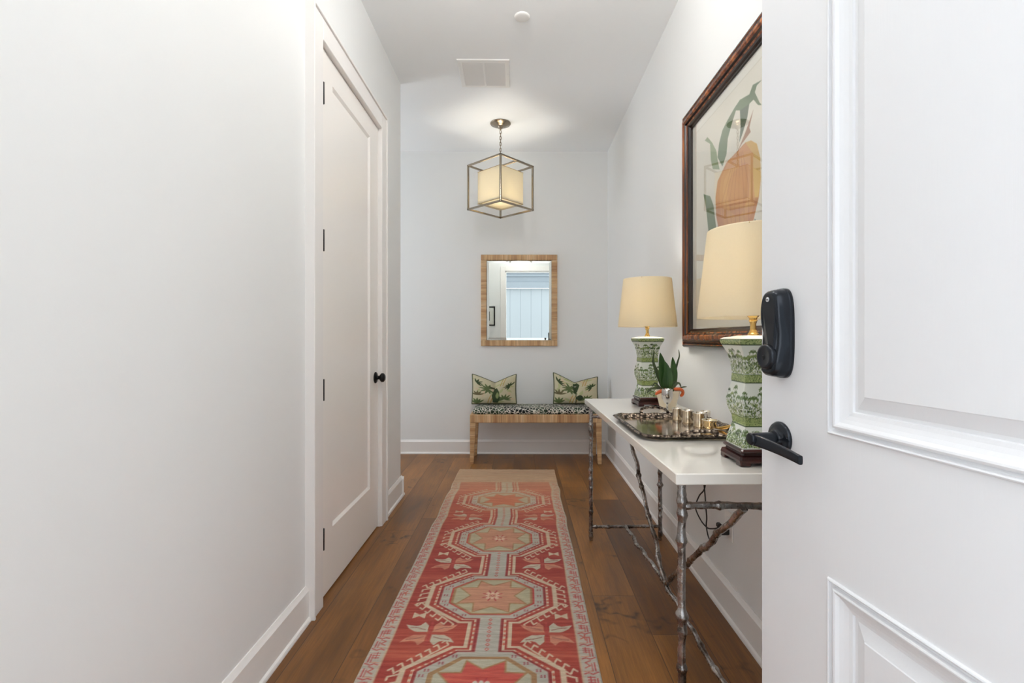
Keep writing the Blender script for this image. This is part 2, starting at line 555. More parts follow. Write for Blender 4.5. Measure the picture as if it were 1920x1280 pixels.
b = MB(); b.box(-3.2, 1.05, YF0, YB + 0.15, -0.05, 0)
struct(b.build('floor', M['floor']))
b = MB(); b.box(-3.2, 1.05, YF0, YB + 0.15, HC, HC + 0.1)
struct(b.build('ceiling', M['ceil']))
b = MB()
b.box(XL - 0.12, XL, YF1, DY0, 0, HC); b.box(XL - 0.12, XL, DY1, YE, 0, HC); b.box(XL - 0.12, XL, DY0, DY1, DZ, HC)
b.box(XL - 0.12, XL - 0.07, DY0 - 0.01, DY1 + 0.01, 0, DZ + 0.01)  # unseen slab added behind the closet door to stop light leaking in
struct(b.build('wall_left', M['wall']))
b = MB(); b.box(XR, XR + 0.15, YF0, YB + 0.15, 0, HC)
struct(b.build('wall_right', M['wall']))
b = MB(); b.box(-3.2, XR, YB, YB + 0.15, 0, HC)
struct(b.build('wall_back', M['wall']))
b = MB()
b.box(XL - 0.12, OX0, YF0, YF1, 0, HC); b.box(OX1, XR, YF0, YF1, 0, HC); b.box(OX0, OX1, YF0, YF1, OZ, HC)
struct(b.build('wall_front', M['wall']))
# side hall to the left of the end of the left wall, with a window
b = MB()
b.box(-3.2, -3.0, YE - 0.12, 3.58, 0, HC); b.box(-3.2, -3.0, 4.68, YB, 0, HC)
b.box(-3.2, -3.0, 3.58, 4.68, 0, 0.5); b.box(-3.2, -3.0, 3.58, 4.68, 2.5, HC)
b.box(-3.0, XL - 0.12, YE - 0.12, YE, 0, HC)
struct(b.build('wall_side_hall', M['wall']))
b = MB()
for y in (3.58, 4.10, 4.62):
    b.box(-3.06, -3.0, y, y + 0.06, 0.5, 2.5)
for z in (0.5, 1.47, 2.44):
    b.box(-3.055, -3.005, 3.58, 4.68, z, z + 0.06)
struct(b.build('window_1', M['trim']))

# baseboards: board with a sloped cap and a shoe moulding at the floor
def base_prof(h=0.128):
    return [(0, 0), (0.026, 0), (0.026, 0.006), (0.023, 0.014), (0.016, 0.019), (0.015, h - 0.012), (0.009, h - 0.003), (0.004, h + 0.006), (0, h + 0.006)]
def baseboard(name, p0, p1, h=0.128, cut=0):
    """runs from p0 to p1 along a wall, face to the left of the direction"""
    p0 = Vector((p0[0], p0[1], 0)); p1 = Vector((p1[0], p1[1], 0)); d = (p1 - p0); L = d.length; d.normalize()
    n = Vector((-d.y, d.x, 0))
    mb = MB(); pr = base_prof(h)
    Mx = Matrix(((n.x, d.x, 0, p0.x), (n.y, d.y, 0, p0.y), (0, 0, 1, 0), (0, 0, 0, 1)))
    mb.extrude_y(pr, 0, L, 0, Mx)
    return struct(mb.build(name, M['trim']))
def base_multi(name, runs, h=0.128):
    mb = MB()
    for p0, p1 in runs:
        a = Vector((p0[0], p0[1], 0)); c = Vector((p1[0], p1[1], 0)); d = (c - a); L = d.length; d.normalize(); n = Vector((-d.y, d.x, 0))
        Mx = Matrix(((n.x, d.x, 0, a.x), (n.y, d.y, 0, a.y), (0, 0, 1, 0), (0, 0, 0, 1)))
        mb.extrude_y(base_prof(h), 0, L, 0, Mx)
    return struct(mb.build(name, M['trim']))
base_multi('baseboard_left', [((XL, DY0 - 0.093), (XL, YF1)), ((XL, YE + 0.026), (XL, DY1 + 0.093)), ((XL + 0.0259, YE), (-2.99, YE))], 0.135)
base_multi('baseboard_right', [((XR, YF1), (XR, YB))], 0.132)
base_multi('baseboard_back', [((XR - 0.0262, YB), (-2.99, YB))], 0.132)
base_multi('baseboard_front', [((XL + 0.027, YF1), (OX0 - 0.095, YF1))], 0.132)

# ---- closet door with casing on the left wall
CX = XL + 0.032      # casing face
b = MB()
cw = 0.092
def casing_bar(mb, y0, y1, z0, z1, outer):
    mb.bbox(XL, CX, y0, y1, z0, z1, 0.002)
b.bbox(XL - 0.002, CX, DY0 - cw, DY0, 0, DZ + cw, 0.0025)
b.bbox(XL - 0.002, CX, DY1, DY1 + cw, 0, DZ + cw, 0.0025)
b.bbox(XL - 0.002, CX, DY0, DY1, DZ, DZ + cw, 0.0025)
# outer back band
b.bbox(XL - 0.002, CX + 0.008, DY0 - cw - 0.012, DY0 - cw, 0, DZ + cw + 0.012, 0.002)
b.bbox(XL - 0.002, CX + 0.008, DY1 + cw, DY1 + cw + 0.012, 0, DZ + cw + 0.012, 0.002)
b.bbox(XL - 0.002, CX + 0.008, DY0 - cw, DY1 + cw, DZ + cw, DZ + cw + 0.012, 0.002)
# jambs behind the casing
b.box(XL - 0.069, XL + 0.02, DY1 - 0.001, DY1 + 0.01, 0, DZ)
struct(b.build('trim_1', M['trim']), 'white casing around the closed closet door')

def ring_rect(a0, a1, c0, c1, d, axis):
    """rectangle ring: a = along, c = height, d = depth"""
    return [axis(a0, c0, d), axis(a1, c0, d), axis(a1, c1, d), axis(a0, c1, d)]

DX = -0.868
leafy0, leafy1 = DY0 + 0.003, DY1 - 0.003
door = MB()
ax = lambda y, z, d: (DX + d, y, z)
o0 = ring_rect(leafy0, leafy1, 0.008, DZ - 0.003, -0.038, ax)
o1 = ring_rect(leafy0, leafy1, 0.008, DZ - 0.003, -0.002, ax)
o2 = ring_rect(leafy0 + 0.002, leafy1 - 0.002, 0.010, DZ - 0.005, 0, ax)
p1 = ring_rect(2.215, 2.77, 0.28, 2.31, 0, ax)
p2 = ring_rect(2.215 + 0.014, 2.77 - 0.014, 0.294, 2.296, -0.010, ax)
door.rings([o0, o1, o2, p1, p2], cap0=True, cap1=True)
closet = struct(door.build('door_1', M['door_int']), 'closed white single-panel closet door with black knob and hinges')
for z in (2.20, 1.568, 0.926, 0.285):
    h = MB()
    h.lathe([(0, -0.047), (0.0085, -0.046), (0.0085, 0.046), (0, 0.047)], 12, M=Matrix.Translation((-0.8495, DY0 + 0.006, z)))
    h.box(DX - 0.001, -0.850, DY0 + 0.0045, DY0 + 0.0075, z - 0.046, z + 0.046)
    h.build('hinge', M['black'], closet)
k = MB()
Mk = Matrix.Translation((DX, 2.868, 0.912)) @ Matrix.Rotation(PI / 2, 4, 'Y')
k.lathe([(0, 0.0), (0.033, 0.0), (0.033, 0.005), (0.028, 0.009), (0.013, 0.011), (0.011, 0.016), (0.011, 0.026), (0.018, 0.030),
         (0.026, 0.036), (0.0275, 0.044), (0.025, 0.052), (0.016, 0.058), (0, 0.060)], 28, M=Mk)
kn = k.build('door_knob', M['black'], closet)
k = MB(); k.lathe([(0.0, 0.0), (0.034, 0.0), (0.034, 0.004), (0.030, 0.006), (0, 0.006)], 28, M=Mk)
k.build('rosette', M['black'], kn)

# ================================================================== OPEN FRONT DOOR
Dx, Dy = 0.1195, -0.9928
dorg = Vector((0.517, 1.03, 0))
MD = Matrix(((Dx, Dy, 0, dorg.x), (Dy, -Dx, 0, dorg.y), (0, 0, 1, 0), (0, 0, 0, 1)))   # local x = u, y = outward n, z = up
W, H = 0.914, 2.44
fd = bpy.data.objects.new('door_2', None); COL.objects.link(fd); fd.matrix_world = MD
struct(fd, 'open white front door with raised panels and black lock and lever')
d = MB()
axd = lambda u, z, n: (u, n, z)
U0, U1 = 0.1895, W - 0.1895
# body: four stiles/rails as a flat face with panel holes
def quad(mb, u0, u1, z0, z1, n=0):
    mb.add([(u0, n, z0), (u1, n, z0), (u1, n, z1), (u0, n, z1)], [(0, 1, 2, 3)])
ZP = [(0.235, 0.732), (0.982, 2.27)]
for side, n0 in ((1, 0.0), (-1, -0.045)):
    e = 0.002
    quad(d, e, U0, e + 0.01, H - e, n0); quad(d, U1, W - e, e + 0.01, H - e, n0)
    quad(d, U0, U1, e + 0.01, ZP[0][0], n0); quad(d, U0, U1, ZP[0][1], ZP[1][0], n0); quad(d, U0, U1, ZP[1][1], H - e, n0)
    prof = [(0, 0), (0.0015, 0.0035), (0.0035, 0.0045), (0.0055, 0.0035), (0.0065, -0.001), (0.0105, -0.0035), (0.0125, -0.0025), (0.0135, 0.0035), (0.0165, 0.0045),
            (0.0195, 0.0035), (0.024, -0.001), (0.030, -0.0045), (0.037, -0.0075), (0.043, -0.009), (0.0445, -0.0125), (0.050, -0.0125), (0.071, -0.005), (0.0725, -0.0035)]
    for z0, z1 in ZP:
        rs = [ring_rect(U0 + i, U1 - i, z0 + i, z1 - i, n0 + side * dd, axd) for i, dd in prof]
        d.rings(rs, cap1=True)
# edges
ed = [ring_rect(0.002, W - 0.002, 0.012, H - 0.002, 0, axd), ring_rect(0, W, 0.010, H, -0.002, axd), ring_rect(0, W, 0.010, H, -0.043, axd), ring_rect(0.002, W - 0.002, 0.012, H - 0.002, -0.045, axd)]
d.rings(ed)
d.build('door_leaf', M['entry'], fd)
# keypad lock
def sup(cx, cz, hw, hh, n, seg=40, e=3.2):
    r = []
    for k_ in range(seg):
        a = 2 * PI * k_ / seg
        c_, s_ = math.cos(a), math.sin(a)
        r.append((cx + hw * math.copysign(abs(c_) ** (2 / e), c_), n, cz + hh * math.copysign(abs(s_) ** (2 / e), s_)))
    return r
lk = MB()
cx, cz = 0.0695, 1.159
# shell: side walls then a face whose depth pinches around its waist
def shell(hw, hh, n, wob):
    out = []
    for (x, y, z) in sup(cx, cz, hw, hh, n, 56, 3.4):
        t = (z - cz) / 0.089
        waist = math.exp(-((t + 0.15) / 0.33) ** 2)
        sx = 1 - wob * 0.10 * waist
        dn = -wob * 0.006 * waist + wob * 0.004 * max(0, -t)
        out.append((cx + (x - cx) * sx, y + dn, z))
    return out
lk.rings([shell(0.0345, 0.089, 0.0, 0), shell(0.0345, 0.089, 0.006, 0), shell(0.0335, 0.0875, 0.0075, 0), shell(0.0335, 0.0875, 0.010, 0.2),
          shell(0.0325, 0.0868, 0.018, 0.6), shell(0.0300, 0.0845, 0.026, 1), shell(0.0275, 0.0815, 0.0300, 1), shell(0.0240, 0.0775, 0.0325, 1)],
         smooth=True, cap0=True, cap1=True)
lock = lk.build('keypad_lock', M['lockblack'], fd)
Mc = Matrix.Translation((0.0695, 0.024, 1.112)) @ Matrix.Rotation(-PI / 2, 4, 'X')
c = MB(); c.lathe([(0, 0), (0.0255, 0), (0.0255, 0.013), (0.0235, 0.017), (0.019, 0.0185), (0.017, 0.0175), (0, 0.0175)], 36, M=Mc)
kc = c.build('key_cylinder', M['lockblack'], lock)
c = MB(); c.box(0.0685, 0.0705, 0.0412, 0.0422, 1.106, 1.114); c.lathe([(0, 0.0172), (0.0035, 0.0172), (0.0035, 0.0182), (0, 0.0182)], 14, M=Mc)
c.build('keyhole', M['dark_hole'], lock)
Ml = Matrix.Translation((0.0695, 0.0322, 1.226)) @ Matrix.Rotation(-PI / 2, 4, 'X')
c = MB(); c.lathe([(0, 0.0), (0.0048, 0.0), (0.0048, 0.0016), (0.0043, 0.002), (0, 0.002)], 24, M=Ml)
c.build('badge', plain('badge_silver', rgb(200, 202, 204), 0.35, 0.2), lock)
tx = bpy.data.curves.new('badge_text', 'FONT'); tx.body = 'Yale'; tx.size = 0.0042; tx.extrude = 0.0001; tx.align_x = 'CENTER'; tx.align_y = 'CENTER'
to = bpy.data.objects.new('badge_lettering', tx); COL.objects.link(to); to.parent = lock
to.matrix_local = Matrix.Translation((0.0695, 0.03445, 1.226)) @ Matrix.Rotation(PI / 2, 4, 'X')
tx.materials.append(M['dark_hole'])
# lever
hz = 0.948
Mr = Matrix.Translation((0.064, 0.0, hz)) @ Matrix.Rotation(-PI / 2, 4, 'X')
lv = MB()
lv.lathe([(0, 0), (0.033, 0), (0.0335, 0.003), (0.031, 0.0075), (0.024, 0.0095), (0.0175, 0.0105), (0.0165, 0.016), (0.0135, 0.0175), (0, 0.0175)], 44, M=Mr)
lvo = lv.build('lever_handle', M['lockblack'], fd)
lv = MB()
lv.lathe([(0.0125, 0.014), (0.0125, 0.045), (0.0128, 0.060), (0.0124, 0.0665), (0.0105, 0.069), (0, 0.069)], 32, M=Mr)
lv.lathe([(0, 0), (0.0022, 0), (0.0022, 0.001), (0, 0.001)], 10, M=Matrix.Translation((0.0755, 0.030, hz - 0.004)) @ Matrix.Rotation(-PI / 2, 4, 'X'))
rr = []
for i in range(13):
    t = i / 12
    u = 0.056 + 0.128 * t; n = 0.0615 - 0.0135 * t - 0.004 * math.sin(PI * t); z = hz - 0.001 - 0.012 * t ** 1.3
    hh = 0.0115 - 0.0035 * t; th = 0.0055 - 0.0012 * t
    ring = []
    for k_ in range(16):
        a = 2 * PI * k_ / 16; cc, ss = math.cos(a), math.sin(a)
        ring.append((u, n + th * math.copysign(abs(cc) ** 0.45, cc), z + hh * math.copysign(abs(ss) ** 0.45, ss)))
    rr.append(ring)
lv.rings(rr, smooth=True, cap0=True, cap1=True)
lv.build('lever', M['lockblack'], lvo, bevel=0.0008)
# casing of the front door on the inside
b = MB()
b.bbox(OX0 - 0.093, OX0 + 0.001, YF1 - 0.002, YF1 + 0.02, 0, OZ + 0.092, 0.002)
b.bbox(OX1 - 0.001, OX1 + 0.093, YF1 - 0.002, YF1 + 0.02, 0, OZ + 0.092, 0.002)
b.bbox(OX0, OX1, YF1 - 0.002, YF1 + 0.02, OZ - 0.001, OZ + 0.092, 0.002)
b.box(OX0 - 0.001, OX0 + 0.018, YF0 + 0.001, YF1, 0, OZ); b.box(OX1 - 0.018, OX1 + 0.001, YF0 + 0.001, YF1, 0, OZ); b.box(OX0, OX1, YF0 + 0.001, YF1, OZ - 0.018, OZ + 0.001)
struct(b.build('trim_2', M['trim']), 'white casing of the open front doorway')

# ================================================================== CEILING FIXTURES
vx, vy, vw, vh = -0.252, 3.362, 0.352, 0.352
v = thing('ceiling_vent', 'white square louvred air vent in the ceiling', 'vent', (vx, vy, HC), math.radians(1.0))
f = MB()
rs = []
for ins, dz in ((0, -0.0005), (0.001, -0.006), (0.004, -0.008), (0.026, -0.010), (0.030, -0.0095), (0.030, -0.0005)):
    rs.append([(-vw / 2 + ins, -vh / 2 + ins, dz), (vw / 2 - ins, -vh / 2 + ins, dz), (vw / 2 - ins, vh / 2 - ins, dz), (-vw / 2 + ins, vh / 2 - ins, dz)])
f.rings(rs)
f.box(-0.006, 0.006, -vh / 2 + 0.029, vh / 2 - 0.029, -0.010, -0.001)
f.box(-vw / 2 + 0.03, vw / 2 - 0.03, -vh / 2 + 0.03, vh / 2 - 0.03, -0.0012, -0.0004, 1)
for sx in (-1, 1):
    f.lathe([(0, -0.0115), (0.003, -0.011), (0.0035, -0.0095)], 10, M=Matrix.Translation((sx * (vw / 2 - 0.014), 0.0, 0)))
f.build('vent_frame', [M['plastic_white'], plain('duct_grey', rgb(96, 96, 98), 0.8)], v)
s_ = MB()
ns = 15
for x0, x1 in ((-vw / 2 + 0.028, -0.006), (0.006, vw / 2 - 0.028)):
    for i in range(ns):
        y = -vh / 2 + 0.036 + (vh - 0.072) * i / (ns - 1)
        Ms = Matrix.Translation((0, y, -0.0062)) @ Matrix.Rotation(math.radians(-38), 4, 'X')
        s_.box(x0, x1, -0.0062, 0.0062, -0.0006, 0.0006, 0, Ms)
s_.build('louvre', M['plastic_white'], v)
sp = MB()
sp.lathe([(0, -0.011), (0.030, -0.011), (0.039, -0.009), (0.0435, -0.006), (0.0445, -0.001), (0.0445, 0), (0, 0)], 40)
o = sp.build('sprinkler_cover', M['plastic_white']); o.location = (0.009, 2.765, HC - 0.0002)
tag(o, 'small round white cover plate on the ceiling nearer than the vent', 'sprinkler')

# ---- two globe lights added out of view above the frame to brighten the hall
fl = thing('added_fill_globe', 'added unseen white globe fill light nearest the front door', 'ceiling light', (0.0, 0.72, HC), 0, 'added globe fill lights above the view')
c = MB(); c.lathe([(0, 0), (0.165, 0), (0.17, -0.006), (0.168, -0.022), (0.155, -0.026), (0, -0.026)], 48)
c.build('base_plate', M['plastic_white'], fl)
c = MB(); c.lathe([(0.05, -0.026), (0.045, -0.05), (0.03, -0.062), (0, -0.062)], 32)
c.build('lamp_collar', M['plastic_white'], fl)
FL = lamp('fill_globe_light', 'POINT', (0, 0, -0.14), FILL_W, (1.0, 0.985, 0.965), shadow_soft_size=0.085)
FL.parent = fl
fl2 = dup(fl, (0.0, 1.88, HC), 0, 'added unseen white globe fill light above the closet door, second from the front door')
for ch_ in fl2.children:
    if ch_.type == 'LIGHT':
        ch_.data = ch_.data.copy(); ch_.data.energy = FILL_W * 1.6

# ---- pendant lantern
px_, py_ = -0.173, 4.142
p = thing('pendant_lantern', 'square open nickel lantern with lit cream box shade hanging from ceiling', 'pendant light', (px_, py_, HC))
c = MB(); c.lathe([(0, 0), (0.088, 0), (0.090, -0.004), (0.086, -0.010), (0.058, -0.017), (0.050, -0.024), (0.026, -0.027), (0.023, -0.036), (0.017, -0.046), (0.008, -0.050), (0.006, -0.06), (0, -0.061)][::-1], 40)
c.build('canopy', M['nickel'], p)
Rz = Matrix.Rotation(PI / 4 + 0.042, 4, 'Z')
E_ = 0.1965; zt, zb = 2.636 - HC, 2.247 - HC
ch = MB()
zc = -0.060; i = 0
while zc > zt + 0.03:
    L = 0.034; pts = []
    for k_ in range(14):
        a = 2 * PI * k_ / 14
        u = 0.0075 * math.cos(a); w_ = -L / 2 + (L / 2) * math.sin(a)
        pts.append((u, 0, zc + w_) if i % 2 == 0 else (0, u, zc + w_))
    ch.tube(pts, 0.0028, 6, closed=True); zc -= 0.0255; i += 1
ch.tube([(0.003, 0.003, -0.05), (0.004, -0.003, -0.15), (-0.003, 0.003, -0.25), (0, 0, zt)], 0.0016, 6)
ch.build('chain', M['nickel'], p)
fr = MB(); t_ = 0.0070
def bar(a, c_):
    a = Vector(a); c_ = Vector(c_)
    lo = [min(a[i], c_[i]) - t_ for i in range(3)]; hi = [max(a[i], c_[i]) + t_ for i in range(3)]
    fr.bbox(lo[0], hi[0], lo[1], hi[1], lo[2], hi[2], 0.0008, 0, Rz)
zt2, zb2 = zt - t_, zb + t_
for z in (zt2, zb2):
    bar((-E_, -E_, z), (E_, -E_, z)); bar((-E_, E_, z), (E_, E_, z)); bar((-E_, -E_, z), (-E_, E_, z)); bar((E_, -E_, z), (E_, E_, z))
for sx in (-1, 1):
    for sy in (-1, 1):
        bar((sx * E_, sy * E_, zb2), (sx * E_, sy * E_, zt2))
bar((0, -E_, zt2), (0, E_, zt2))
fr.lathe([(0, zt2 - 0.01), (0.014, zt2 - 0.01), (0.014, zt2 + 0.012), (0.006, zt2 + 0.02), (0, zt2 + 0.02)], 16)
fr.tube([(0, 0, zt2), (0, 0, zt2 - 0.10)], 0.005, 8)
fr.build('cage', M['nickel'], p)
sh = MB(); S_ = 0.1385; sz1, sz0 = 2.575 - HC, 2.300 - HC
def sq(h, z): return [(-h, -h, z), (h, -h, z), (h, h, z), (-h, h, z)]
sh.rings([sq(S_, sz0), sq(S_, sz1), sq(S_ - 0.0025, sz1), sq(S_ - 0.0025, sz0), sq(S_, sz0)], M=Rz)
shd = sh.build('lantern_shade', M['pshade'], p)
sh = MB(); sh.rings([sq(S_ - 0.004, sz0 + 0.012), sq(S_ - 0.004, sz0 + 0.015)], M=Rz, cap0=True, cap1=True)
sh.build('diffuser', M['pshade'], shd)
tape = plain('gold_tape', rgb(176, 146, 92), 0.5)
for z in (sz0 + 0.001, sz1 - 0.001):
    sh = MB()
    sh.rings([sq(S_ + 0.0012, z - 0.002), sq(S_ + 0.0012, z + 0.0015), sq(S_ - 0.001, z + 0.0015), sq(S_ - 0.001, z - 0.002), sq(S_ + 0.0012, z - 0.002)], M=Rz)
    sh.build('shade_trim', tape, shd)
bl = MB(); bl.lathe([(0, -0.028), (0.018, -0.022), (0.028, -0.004), (0.028, 0.008), (0.018, 0.03), (0.012, 0.045), (0, 0.046)], 20, M=Matrix.Translation((0, 0, 2.43 - HC)))
bl.build('bulb', M['bulb'], p)
PEND = lamp('pendant_light', 'POINT', (0, 0, 2.42 - HC), 9.5, (1.0, 0.94, 0.84), shadow_soft_size=0.05)
PEND.parent = p

# ================================================================== BACK WALL MIRROR
mx, mz, mw, mh = -0.014, 1.520, 0.754, 0.900
m = thing('wall_mirror', 'rectangular mirror with a tan cane frame hanging above the bench', 'mirror', (mx, YB, mz))
fw = 0.054
for nm, args, mt in (('u', (-mw / 2, mw / 2, mh / 2 - fw, mh / 2), 'raffia_x'), ('d', (-mw / 2, mw / 2, -mh / 2, -mh / 2 + fw), 'raffia_x'),
                     ('l', (-mw / 2, -mw / 2 + fw, -mh / 2 + fw, mh / 2 - fw), 'raffia_z'), ('r', (mw / 2 - fw, mw / 2, -mh / 2 + fw, mh / 2 - fw), 'raffia_z')):
    f = MB(); f.bbox(args[0], args[1], -0.032, -0.001, args[2], args[3], 0.003)
    f.build('frame_rail', M[mt], m)
gl = plain('mirror_glass', rgb(224, 229, 225), 0.012, 1.0)
iw, ih = mw / 2 - fw, mh / 2 - fw
g = MB(); bv = 0.026
def mr(i, y): return [(-iw + i, y, -ih + i), (iw - i, y, -ih + i), (iw - i, y, ih - i), (-iw + i, y, ih - i)]
g.rings([mr(0, -0.002), mr(0, -0.0135), mr(bv, -0.0162)], cap0=True, cap1=True)
g.build('mirror_glass', gl, m)

# ================================================================== BENCH
bx0, bx1, by0, by1 = -0.460, 0.737, 4.355, 4.715
bz = 0.452
bench = thing('bench', 'cane wrapped bench with spotted seat cushion against the back wall', 'bench', ((bx0 + bx1) / 2, (by0 + by1) / 2, 0))
hw, hd = (bx1 - bx0) / 2, (by1 - by0) / 2
ap = MB()
ap.bbox(-hw, hw, -hd, -hd + 0.045, bz - 0.074, bz, 0.004); ap.bbox(-hw, hw, hd - 0.045, hd, bz - 0.074, bz, 0.004)
ap.bbox(-hw, -hw + 0.045, -hd + 0.04, hd - 0.04, bz - 0.074, bz, 0.004); ap.bbox(hw - 0.045, hw, -hd + 0.04, hd - 0.04, bz - 0.074, bz, 0.004)
ap.box(-hw + 0.03, hw - 0.03, -hd + 0.03, hd - 0.03, bz - 0.03, bz - 0.004)
ap.build('apron', M['raffia_x'], bench)
for sx in (-1, 1):
    for sy in (-1, 1):
        l = MB(); rs = []
        for z, w_ in ((0, 0.030), (0.006, 0.033), (bz - 0.0745, 0.052)):
            xo, yo = sx * (hw - 0.0005), sy * (hd - 0.0005)
            xi, yi = xo - sx * w_, yo - sy * w_
            xa, xb = sorted((xo, xi)); ya, yb = sorted((yo, yi))
            rs.append([(xa, ya, z), (xb, ya, z), (xb, yb, z), (xa, yb, z)])
        l.rings(rs, cap0=True, cap1=True)
        l.build('leg', M['raffia_z'], bench, bevel=0.003)
def spotted():
    t = NT('spotted_upholstery'); co = t.coord()
    wv = t.n('ShaderNodeVectorMath', {0: co, 1: t.n('ShaderNodeVectorMath', {0: t.noise(co, 26, 2, col=True), 'Scale': 0.02}, operation='SCALE').outputs[0]}, operation='ADD').outputs[0]
    v1 = t.n('ShaderNodeTexVoronoi', {'Vector': t.mapping(wv, (1.0, 1.0, 1.0)), 'Scale': 36.0}, feature='DISTANCE_TO_EDGE').outputs['Distance']
    c = t.ramp(v1, [(0.10, rgb(206, 202, 190)), (0.17, rgb(20, 26, 22))])
    big = t.noise(co, 9, 2)
    dk = t.ramp(big, [(0.42, rgb(14, 18, 16)), (0.58, rgb(50, 70, 48))])
    c = t.mix(t.ramp(v1, [(0.055, 0.0), (0.10, 1.0)]), rgb(210, 206, 194), dk)
    t.set_b(Base_Color=c, Roughness=0.85); t.bump(t.noise(co, 600, 2), 0.3, 0.002)
    return t.mat
cu = MB(); rings = []
for z, ins, in ((bz + 0.001, 0.010), (bz + 0.010, 0.002), (bz + 0.024, 0.000), (bz + 0.040, 0.006), (bz + 0.052, 0.024), (bz + 0.058, 0.05), (bz + 0.061, 0.10)):
    r = []
    a_, b_ = hw - 0.018 - ins, hd - 0.012 - ins
    for k_ in range(72):
        a = 2 * PI * k_ / 72; cc, ss = math.cos(a), math.sin(a)
        r.append((a_ * math.copysign(abs(cc) ** 0.16, cc), b_ * math.copysign(abs(ss) ** 0.16, ss), z))
    rings.append(r)
cu.rings(rings, smooth=True, cap0=True, cap1=True)
cu.build('seat_cushion', spotted(), bench)

# ---- pillows
def pillow_canvas(seed):
    cream = (198, 191, 160); g1 = (92, 108, 66); g2 = (58, 74, 44); g3 = (134, 146, 94); gold = (180, 150, 88); rose = (205, 178, 146)
    cv = Canvas(1, 1, 1 / 150, cream); R = random.Random(seed)
    for _ in range(9):
        cv.leaf(R.random(), R.random(), R.uniform(0, 2 * PI), R.uniform(.2, .38), R.uniform(.05, .1), rose, .6)
    for _ in range(12):
        cv.leaf(R.random(), R.random(), R.uniform(0, 2 * PI), R.uniform(.18, .3), R.uniform(.05, .09), (172, 178, 128), .8)
    def frond(x, y, a0, spread, n, L, col):
        for i in range(n):
            a = a0 + spread * (i / (n - 1) - .5)
            cv.leaf(x, y, a, L * R.uniform(.8, 1.1), L * .24, col)
    frond(.38, .58, PI, 4.6, 9, .24, g1); frond(.72, .16, PI / 2, 3.6, 8, .2, g1); frond(.86, .62, PI * .8, 3.4, 7, .17, g2)
    frond(.12, .3, PI / 2, 2.2, 5, .2, (104, 96, 66)); frond(.1, .72, .6, 2.4, 5, .18, g2); frond(.12, .02, PI / 2, 1.8, 5, .22, g1)
    for x in (.36, .42, .5, .64, .7):
        cv.line([(x, .04 if x < .6 else .72), (x + .03, .2 if x < .6 else .86), (x + .07, .34 if x < .6 else .98)], .02, gold)
    if seed == 1:
        cv.poly([(.47, .06), (.45, .34), (.5, .62), (.56, .7), (.61, .5), (.63, .2), (.58, .04)], g2); cv.leaf(.56, .66, PI * .94, .2, .08, (70, 70, 42)); cv.leaf(.57, .2, PI / 2, .3, .08, g3)
    else:
        cv.poly([(.42, .72), (.44, .9), (.52, .95), (.58, .8), (.52, .5), (.46, .45)], g2); cv.disc(.58, .24, .075, (52, 66, 42), .11); cv.disc(.48, .78, .03, (150, 148, 130)); cv.line([(.5, .5), (.5, .02)], .02, g2)
    for e in (0, 1):
        cv.line([(e, 0), (e, 1)], .035, (88, 92, 66)); cv.line([(0, e), (1, e)], .035, (88, 92, 66))
    return cv.down()
def make_pillow(name, label, loc, tilt, yaw, wid, hgt, tl, tr, dip, skew, seed, group):
    cols = pillow_canvas(seed); ny, nx = cols.shape[:2]
    root = thing(name, label, 'pillow', loc, yaw, group)
    u = np.linspace(-1, 1, nx)[None, :].repeat(ny, 0); v_ = np.linspace(0, 1, ny)[:, None].repeat(nx, 1)
    top = hgt * (tl * (1 - u) / 2 + tr * (1 + u) / 2)
    dd = 1 - np.abs(u - skew) / np.where(u < skew, 1 + skew, 1 - skew)
    top = top - dip * np.clip(dd, 0, 1) ** 1.15
    bot = 0.010 * (np.abs(u) ** 2) * 0 + 0.0
    zz = bot + (top - bot) * v_
    pinch = 1 - 0.03 * np.sin(PI * v_) * 1.0
    xx = wid / 2 * u * pinch * (1 + 0.03 * (1 - v_) * 0)
    prof = (np.clip(1 - np.abs(u) ** 2.6, 0, 1) ** 0.6) * (np.clip(1 - np.abs(2 * v_ - 1) ** 2.8, 0, 1) ** 0.6)
    crease = 1 - 0.5 * np.exp(-((u - skew) / 0.11) ** 2) * v_ ** 1.0
    th = 0.068 * prof * crease + 0.002
    ct, st = math.cos(tilt), math.sin(tilt)
    for sgn, nm in ((-1, 'front_panel'), (1, 'back_panel')):
        yy = sgn * th
        P = np.stack([xx, yy * ct + zz * st, zz * ct - yy * st], -1)
        if sgn > 0: P = P[:, ::-1]
        grid_mesh(nm, P, cols, M['pillow'], root)
    pb = MB(); pts = []
    n = 40
    for k_ in range(n): pts.append((0, k_ / n))
    for k_ in range(n): pts.append((k_ / n, 1))
    for k_ in range(n): pts.append((1, 1 - k_ / n))
    for k_ in range(n): pts.append((1 - k_ / n, 0))
    path = []
    for a, c_ in pts:
        j, i = int(round(c_ * (ny - 1))), int(round(a * (nx - 1)))
        x, z = xx[j, i], zz[j, i]; path.append((x, z * st, z * ct))
    pb.tube(path, 0.0042, 6, closed=True)
    pb.build('piping', plain('green_piping', rgb(78, 84, 60), 0.8), root)
    return root
GP = 'pillows on the bench'
CZ = bz + 0.060
make_pillow('throw_pillow', 'leaf and bird printed pillow at the left end of the bench', (-0.250, 4.555, CZ + 0.012), 0.20, 0.03, 0.425, 0.29, 0.98, 0.97, 0.085, 0.04, 1, GP)
make_pillow('throw_pillow', 'leaf printed pillow at the right end of the bench, partly behind the table corner', (0.525, 4.565, CZ + 0.012), 0.20, -0.05, 0.425, 0.29, 1.02, 0.88, 0.080, -0.05, 2, GP)

